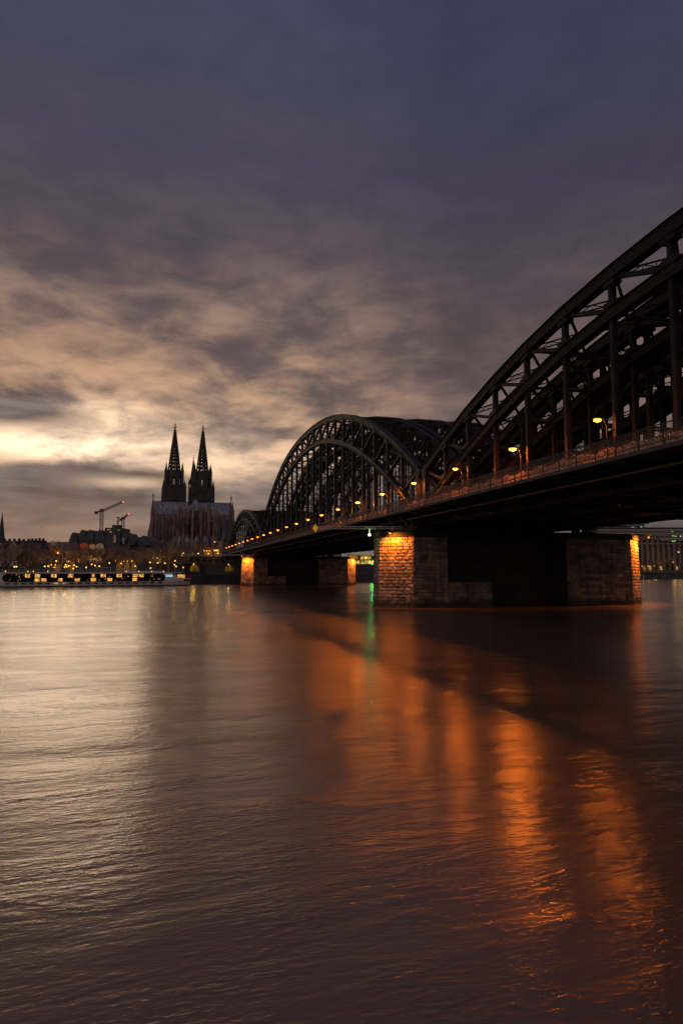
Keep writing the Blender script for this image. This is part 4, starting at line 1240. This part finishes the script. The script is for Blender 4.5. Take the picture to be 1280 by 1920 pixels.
for dx, dy in ((-.4, -.4), (.4, -.4), (.4, .4), (-.4, .4)): mb.bar(p + Vector((dx, dy, 0)), p + Vector((dx * .5, dy * .5, 6.5)), .15, .15)
for k in range(9): mb.box((p.x, p.y, p.z + .7 * k + .3), (.9 - k * .04, .9 - k * .04, .12))
mb.box((p.x, p.y, p.z + 6.0), (1.8, 1.8, .4)); mb.box((p.x, p.y, p.z + 3.4), (1.5, 1.5, .3)); mb.build('antenna_mast', M['dark'], tb)
for a, b, yt, mk in ((138, 149, 1020, 'brickred'), (153, 167.5, 1018, 'brickred'), (170, 182, 1020, 'beige'), (183, 197, 1019, 'beige')):
    mb = MB(); x0, x1 = mx(a), mx(b); zt = mz(yt); zb = 9.6; pr = [(x0, zb), (x1, zb)]; n = 8
    for k in range(n + 1): an = PI * k / n; pr.append(((x0 + x1) / 2 + (x1 - x0) / 2 * math.cos(an), zt - 1.6 + 1.6 * math.sin(an)))
    n = len(pr); mb.add([(x, YM - 1.6, z) for x, z in pr] + [(x, YM + .2, z) for x, z in pr], [tuple(range(n)), tuple(range(2 * n - 1, n - 1, -1))] + [(k, n + k, n + (k + 1) % n, (k + 1) % n) for k in range(n)])
    mb.build('arched_bay', M[mk], root)
for a, b, y0_, y1_ in ((150, 152, 1034, 1041), (167.8, 169.6, 1034, 1053), (149.5, 152.5, 1047, 1055)):
    mb = MB(); mb.box(((mx(a) + mx(b)) / 2, YM - .2, (mz(y0_) + mz(y1_)) / 2), (mx(b) - mx(a), .5, mz(y0_) - mz(y1_))); mb.build('window', M['roomlit'], root)
for a, b, y0_, y1_ in ((214.5, 218.5, 1004, 1018), (231.5, 234, 1008, 1020)):
    mb = MB(); mb.box(((mx(a) + mx(b)) / 2, YM - .55, (mz(y0_) + mz(y1_)) / 2), (mx(b) - mx(a), .3, mz(y0_) - mz(y1_))); mb.build('light_shaft', M['bandgrey'], root)

for px, cc in ((143, (1, .25, .05)), (160, (1, .25, .05)), (176, (1, .62, .25)), (190, (1, .62, .25))):
    p = Vector((mx(px), YM - 7, 10.0)); mb = MB(); mb.box((p.x, p.y, p.z), (.6, .5, .5)); u = mb.build('uplight', M['dark'], root)
    point('uplight_beam', p + Vector((0, .2, .6)), 1500, cc, .3, u, (Vector((0, .62, 1)), R(95)))
# cranes
def crane(px, yb, ym, tip, tail, Yd, label):
    b = at(px, yb, Yd); t = at(px, ym, Yd); tp = at(*tip, Yd); tl = at(*tail, Yd)
    r = thing('tower_crane', label, 'crane', (b.x, b.y, 9.5), 'tower cranes behind the museum')
    def latt(mb, A, B, w, n, th):
        d = (B - A).normalized(); up = Vector((0, 1, 0)) ; s = d.cross(up).normalized() * (w / 2); f = up * (w / 2)
        cs = [s + f, s - f, -s - f, -s + f]
        for c in cs: mb.bar(A + c, B + c, th, th)
        for k in range(n):
            p, q = A + (B - A) * (k / n), A + (B - A) * ((k + 1) / n)
            for j in range(4):
                c0, c1 = cs[j], cs[(j + 1) % 4]
                mb.bar(p + c0, q + c1, th * .7, th * .7); mb.bar(p + c0, p + c1, th * .7, th * .7)
    mb = MB(); latt(mb, Vector((b.x, b.y, 9.5)), t, 2.2, 16, .26); mb.build('mast', M['cranered'], r)
    mb = MB(); latt(mb, t + Vector((0, 0, .6)), tp, 1.4, 12, .20); mb.build('jib', M['cranered'], r)
    mb = MB(); mb.bar(t + Vector((0, 0, .6)), tl, 1.2, 1.0); mb.box((tl.x, tl.y, tl.z - .6), (2.4, 2.2, 2.2)); mb.box((t.x, t.y, t.z + 1.2), (2.8, 2.4, 2.6)); mb.build('counter_jib', M['cranered'], r)
    mb = MB(); mb.sphere(tp, .5, 6, 4); mb.build('beacon', M['redl'], r)
crane(191, 1000, 960, (231, 941), (181, 960), 560, 'larger tower crane with long raised jib above the museum')
crane(231, 1000, 974, (241, 964), (227, 973), 640, 'smaller tower crane with short raised jib left of the cathedral')

# =================================================================== lamps and lit stalls on the far bank
LP = {}
def lamp_proto(key, h, m_, rr):
    e = thing('street_lamp', 'x', 'street lamp', (0, 0, 0))
    mb = MB(); mb.cyl((0, 0, 0), (0, 0, h), .09, .06, 6); mb.cyl((0, 0, 0), (0, 0, .6), .16, .12, 6); mb.build('lamp_post', M['dark'], e)
    mb = MB(); mb.sphere((0, 0, h + rr * .8), rr, 10, 6, 0, .9); mb.build('lamp_head', m_, e)
    mb = MB(); mb.cone((0, 0, h + rr * 1.5), rr * 1.2, rr * .5, 8); mb.build('lamp_cap', M['dark'], e)
    LP[key] = [e, False, h]
lamp_proto('p', 5.2, M['warm'], .30); lamp_proto('t', 3.4, M['warm'], .34); lamp_proto('s', 6.5, M['sodium_far'], .34)
lights_done = 0
def lamp(px, py, Yd, key, label, pw=0, group='lamps along the far promenade'):
    e, us, h = LP[key]; p = at(px, py, Yd)
    if us: o = dup(e, (p.x, p.y, p.z - h), 0, 1, label, group)
    else: o = e; LP[key][1] = True; o.location = (p.x, p.y, p.z - h); tag(o, label, None, group)
    if 1: point('lamp_light', (p.x, p.y - .9, p.z), max(pw, 330) * .22, (1, .55, .14), .3, o)
for px, py, ex, pw in ((27.5, 1064, 'left one of the pair below the stepped gable', 0), (31.5, 1063.5, 'right one of the pair below the stepped gable', 900), (84.5, 1063, 'between the grey house and the ship', 500), (91, 1062.5, 'just right of the lamp before the grey house', 0),
                   (102.5, 1065, 'left of the museum, low over the ship rail', 400), (106, 1053, 'high one left of the museum', 0), (109, 1038, 'highest one left of the museum', 0), (123.5, 1060, 'at the left corner of the museum', 0),
                   (121.5, 1064.5, 'first of the lit cluster at the museum corner', 0), (125.5, 1063.5, 'second of the lit cluster at the museum corner', 500), (129.5, 1062, 'third of the lit cluster at the museum corner', 0), (138, 1067, 'before the left red bay of the museum', 0), (139.5, 1061, 'above the lamp before the left red bay', 0),
                   (144, 1063.5, 'between the two red museum bays', 0), (162, 1065, 'before the right red bay of the museum', 500), (172.5, 1059, 'before the left beige bay of the museum', 700), (178.5, 1061.5, 'between the beige bays of the museum', 0), (186.5, 1062.5, 'before the right beige bay of the museum', 500),
                   (205.5, 1056.5, 'left of the lit pavilion', 300), (227.5, 1057.5, 'in front of the lit pavilion', 0), (253.5, 1062.5, 'right of the lit pavilion', 500), (281.5, 1055.5, 'left end of the row below the cathedral', 400), (282.5, 1066, 'low one below the left transept', 400),
                   (296, 1056.5, 'second of the row below the cathedral', 0), (309.5, 1057, 'third of the row below the cathedral', 0), (327.5, 1060, 'brightest of the pair left of the terrace wall', 900), (330.5, 1063, 'lower of the pair left of the terrace wall', 0), (328.5, 1052.5, 'upper one left of the terrace wall', 0)):
    Yd = bank_y((px - 640) / FPX * 290) + 13
    lamp(px, py, Yd, 'p', 'yellow promenade lamp ' + ex, pw)
for px, py, ex in ((344, 1038, 'leftmost on the terrace wall'), (362, 1038, 'second on the terrace wall'), (372, 1038.8, 'third on the terrace wall'), (391, 1039, 'right one on the terrace wall'), (409, 1038.5, 'at the foot of the pale pillar')):
    lamp(px, py, 345, 't', 'yellow lamp ' + ex, 500, 'lamps on the terrace wall')
for px, py, ex in ((128, 1051, 'behind the museum corner stall'), (134, 1049.5, 'left of the left red bay'), (204, 1046, 'above the lantern pavilion left end'), (259, 1049, 'left of the cathedral foot'), (268, 1045, 'below the left transept corner'), (287, 1047, 'below the left transept window'),
                   (295, 1047.5, 'right of the left transept window'), (309, 1044.5, 'below the choir left side'), (316, 1049, 'below the choir middle'), (326, 1046, 'left of the terrace wall top'), (333, 1049, 'nearest the terrace wall end')):
    lamp(px, py, 350, 't', 'small yellow upper lamp ' + ex, 300, 'small lamps of the upper promenade')
lamp(402.5, 1017, 360, 's', 'tall orange lamp below the right transept', 500, 'lamps on the terrace wall')
lamp(250, 1034, 380, 's', 'tall yellow lamp left of the cathedral', 0, 'tall lamps of the upper town'); lamp(302, 1033, 400, 's', 'tall lamp before the left transept', 0, 'tall lamps of the upper town')
lamp(1261, 1054.5, 524, 's', 'orange lamp before the columned building at the right edge', 2500, 'lamps of the right bank')
lamp(1272, 1036, 545, 's', 'tall orange lamp at the right edge of the picture', 2500, 'lamps of the right bank')
for px in (1203, 1214, 1226): lamp(px, 1062, 545, 'p', 'small lamp under the columned building, %s from the pier' % {1203: 'first', 1214: 'second', 1226: 'third'}[px], 2600, 'small lamps of the right bank')
# lit pavilion with string of lamps
def pavilion(px0, px1, py, Yd, zb, n, label):
    a, b = at(px0, py, Yd), at(px1, py, Yd); cx = (a.x + b.x) / 2; w = b.x - a.x
    r = thing('pavilion', label, 'pavilion', (cx, Yd, zb))
    mb = MB(); mb.box((cx, Yd + 2, a.z + .25), (w + 1.5, 5, .3))
    mb.add([(cx - w / 2 - .8, Yd - .6, a.z + .42), (cx + w / 2 + .8, Yd - .6, a.z + .42), (cx + w / 2 + .8, Yd + 4.6, a.z + .42), (cx - w / 2 - .8, Yd + 4.6, a.z + .42), (cx - w / 2 + .5, Yd + 2, a.z + 1.7), (cx + w / 2 - .5, Yd + 2, a.z + 1.7)],
           [(0, 1, 5, 4), (2, 3, 4, 5), (0, 4, 3), (1, 2, 5), (0, 3, 2, 1)])
    mb.build('roof', M['brickred'], r)
    mb = MB(); mb.box((cx, Yd + 4, (a.z + zb) / 2), (w, .3, a.z - zb)); mb.build('wall', M['beige'], r)
    for k in range(n):
        x = a.x + w * (k + .5) / n
        mb = MB(); mb.cyl((x - w / n / 2, Yd, zb), (x - w / n / 2, Yd, a.z + .1), .1, .1, 6); mb.build('post', M['bark'], r)
        mb = MB(); mb.sphere((x, Yd - .5, a.z - .2), .24, 8, 5); mb.build('lantern', M['warm'], r)
        point('lantern_glow', (x, Yd - .3, a.z - .6), 60, (1, .5, .12), .2, r)
pavilion(214, 252, 1051, 322, 4, 5, 'red roofed pavilion with five lanterns behind the ship')
pavilion(401, 413, 1031, 352, 13, 6, 'small arbour with a string of lights on the terrace')
pavilion(96, 107, 1058, 300, 3.95, 3, 'small yellow lit stall on the promenade left of the museum')
pavilion(126, 134, 1052, 310, 3.95, 3, 'small lit stall by the left museum corner')
pavilion(381, 396, 1032, 356, 13, 3, 'orange lit kiosk on the terrace below the cathedral')
# pale pillar on the terrace
p = at(413.5, 1030, 350); r = thing('stone_pillar', 'pale stone pillar on the terrace where the bridge footway begins', 'pillar', (p.x, p.y, 13))
mb = MB(); mb.box((p.x, p.y, 17), (1.6, 1.4, 8)); mb.build('shaft', M['column'], r)
mb = MB(); mb.box((p.x, p.y, 21.2), (2.0, 1.8, .4)); mb.build('cap', M['column'], r)

# =================================================================== lit building and boat seen between the piers
Yr = 405; a, b = at(655, 1040, Yr), at(716, 1040, Yr)
root = thing('riverside_restaurant', 'yellow lit riverside building seen between the two piers', 'restaurant', ((a.x + b.x) / 2, Yr, 4)); w = b.x - a.x; cx = (a.x + b.x) / 2
zt = at(680, 1041, Yr).z
mb = MB(); mb.box((cx, Yr + 5, (4 + zt) / 2), (w, 9, zt - 4)); mb.build('wall', M['facade'][2], root)
mb = MB(); mb.box((cx, Yr + 3, zt + .35), (w + 3, 14, .45)); mb.build('roof', M['bandgrey'], root)
for f, (z0, z1) in enumerate(((4.8, 6.9), (7.4, 9.6), (10.3, 12.2), (12.9, 14.6))):
    for k in range(9):
        mb = MB(); x = cx - w / 2 + w * (k + .5) / 9
        if rnd.random() < .12: continue
        mb.box((x, Yr + .46, (z0 + z1) / 2), (w / 9 * .78, .14, z1 - z0)); mb.build('window', M['resto'], root)
for f, z in enumerate((7.1, 10.0)):
    mb = MB(); mb.box((cx, Yr - .6, z), (w, 2.2, .18)); mb.build('balcony', M['bandgrey'], root)
for k in range(12):
    mb = MB(); mb.sphere((cx - w / 2 + w * (k + .5) / 12, Yr - 3.4, zt - .1), .2, 6, 4); mb.build('roof_light', M['warm'], root)
g = at(697, 1057, 398)
r = thing('signal_lamp', 'bright green light before the yellow lit building', 'signal light', (g.x, g.y, 4))
mb = MB(); mb.cyl((g.x, g.y, 4), (g.x, g.y, g.z), .1, .1, 6); mb.build('lamp_post', M['dark'], r)
mb = MB(); mb.sphere(g, .55, 10, 6); mb.build('lamp_head', M['green'], r)
point('lamp_light', g - Vector((0, 1.2, 0)), 900, (.05, 1, .2), .4, r)
c = at(691, 1091, 366); c.z = 0
r = thing('moored_boat', 'small grey boat moored under the yellow lit building', 'boat', c)
mb = MB()
for s0, s1, w0, w1 in ((-7, -4, .6, 2.0), (-4, 4, 2.0, 2.0), (4, 7, 2.0, 1.4)):
    mb.hexa([c + Vector(v) for v in ((s0, -w0 * .8, -.3), (s1, -w1 * .8, -.3), (s1, w1 * .8, -.3), (s0, w0 * .8, -.3), (s0, -w0, 1.3), (s1, -w1, 1.2), (s1, w1, 1.2), (s0, w0, 1.3))])
mb.build('hull', M['bandgrey'], r)
mb = MB(); mb.box((c.x + 1.5, c.y, 2.1), (5, 2.6, 1.7)); mb.build('cabin', M['white'], r)
mb = MB(); mb.box((c.x + 1.5, c.y - 1.31, 2.3), (4.2, .08, .7)); mb.build('window', M['glass'], r)

# =================================================================== office building at the right
YB = 560
root = thing('office_building', 'grey office building with tall columns and banded upper floors right of the near pier', 'office building', (at(1230, 1060, YB).x, YB, 5))
bx = lambda px: at(px, 1000, YB).x
bz = lambda py: at(1230, py, YB).z
mb = MB()
mb.box(((bx(1120) + bx(1330)) / 2, YB + 14, (5 + bz(1012)) / 2), (bx(1330) - bx(1120), 22, bz(1012) - 5))
mb.box(((bx(1120) + bx(1330)) / 2, YB + 13, (bz(1012) + bz(991)) / 2), (bx(1330) - bx(1120), 26, bz(991) - bz(1012)))
mb.build('wall', M['facade'][2], root)
for k in range(22):
    x = bx(1122 + k * 10); mb = MB(); mb.box((x, YB + 1.2, (7 + bz(1013)) / 2), (1.7, 1.7, bz(1013) - 7)); mb.build('column', M['column'], root)
mb = MB(); mb.box(((bx(1120) + bx(1330)) / 2, YB + 1.0, bz(1019.5)), (bx(1330) - bx(1120), 2.4, 1.2)); mb.build('floor_band', M['column'], root)
for i, (y, x0) in enumerate(((993, 1120), (995.5, 1120), (1000, 1120), (1003.2, 1120), (1010.5, 1234), (1013, 1234))):
    mb = MB(); mb.box(((bx(x0) + bx(1330)) / 2, YB - .5 - (1.2 if x0 > 1200 else 0), bz(y)), (bx(1330) - bx(x0), 1.6, .45)); mb.build('floor_band', M['bandgrey'], root)
mb = MB(); mb.box(((bx(1120) + bx(1330)) / 2, YB + 12, bz(990)), (bx(1330) - bx(1120), 28, .8)); mb.build('roof', M['slate'], root)
mb = MB(); mb.box(((bx(1110) + bx(1213)) / 2, YB + 12, bz(986)), (bx(1213) - bx(1110), 14, bz(981.5) - bz(990)))
ph = mb.build('penthouse', M['glass'], root)
for y, x1 in ((988.5, 1215), (984.5, 1211), (981, 1208)):
    mb = MB(); mb.box(((bx(1108) + bx(x1)) / 2, YB + 11, bz(y)), (bx(x1) - bx(1108), 18, .4)); mb.build('floor_band', M['bandgrey'], ph)
for px, py in ((1259, 996), (1260.5, 1005), (1265.5, 1005.5), (1275, 1005.5), (1259.5, 1014.5), (1262.5, 1014.5), (1217, 1004.5), (1269, 1035), (1184, 989), (1188, 989), (1202, 988)):
    mb = MB(); mb.box((bx(px), YB - .1, bz(py)), (1.5, .3, 1.0)); mb.build('window', M['greenroom'], root)
for k in range(20):
    mb = MB(); mb.box((bx(1127 + k * 10), YB + 2.9, 8.7), (2.6, .3, 3.4)); mb.build('window', M['roomlit'] if k in (8, 9, 11, 14) else M['win'], root)
# low quay building and pontoon on the right bank
p = at(1203, 1086, 505); r = thing('landing_stage', 'small pale landing stage hut at the water right of the near pier', 'hut', (p.x, p.y, 0))
mb = MB(); mb.box((p.x, p.y, .4), (9, 4, 1.2)); mb.build('pontoon', M['black'], r)
mb = MB(); mb.box((p.x - 1, p.y, 2.2), (3.6, 2.6, 2.4)); mb.build('cabin', M['bandgrey'], r)
# dark city blocks that close the skyline behind the bridge
for px0, px1, yt, Yd, lab in ((442, 520, 1034, 520, 'dark block seen through the far arch'), (520, 640, 1030, 560, 'dark city block behind the middle span'), (716, 900, 1030, 600, 'dark city block behind the near pier'),
                              (900, 1118, 1020, 640, 'long dark city block behind the near span'), (1290, 1400, 1000, 620, 'dark city block beyond the right edge')):
    a, b = at(px0, yt, Yd), at(px1, yt, Yd); r = thing('city_block', lab, 'building', ((a.x + b.x) / 2, Yd, 5))
    mb = MB(); mb.box(((a.x + b.x) / 2, Yd + 12, (5 + a.z) / 2), (b.x - a.x, 24, a.z - 5)); mb.build('wall', M['facade'][2], r)
    mb = MB(); mb.box(((a.x + b.x) / 2, Yd + 12, a.z + .4), (b.x - a.x + 1, 25, .8)); mb.build('roof', M['slate'], r)
    for k in range(int((b.x - a.x) / 7)):
        for z in (9, 14, 19):
            if z < a.z - 2: mb = MB(); mb.box((a.x + 3.5 + 7 * k, Yd - .02, z), (1.6, .2, 1.8)); mb.build('window', M['roomlit'] if rnd.random() < .12 else M['win'], r)
for e, us, h in LP.values():
    if not us: bpy.data.objects.remove(e)
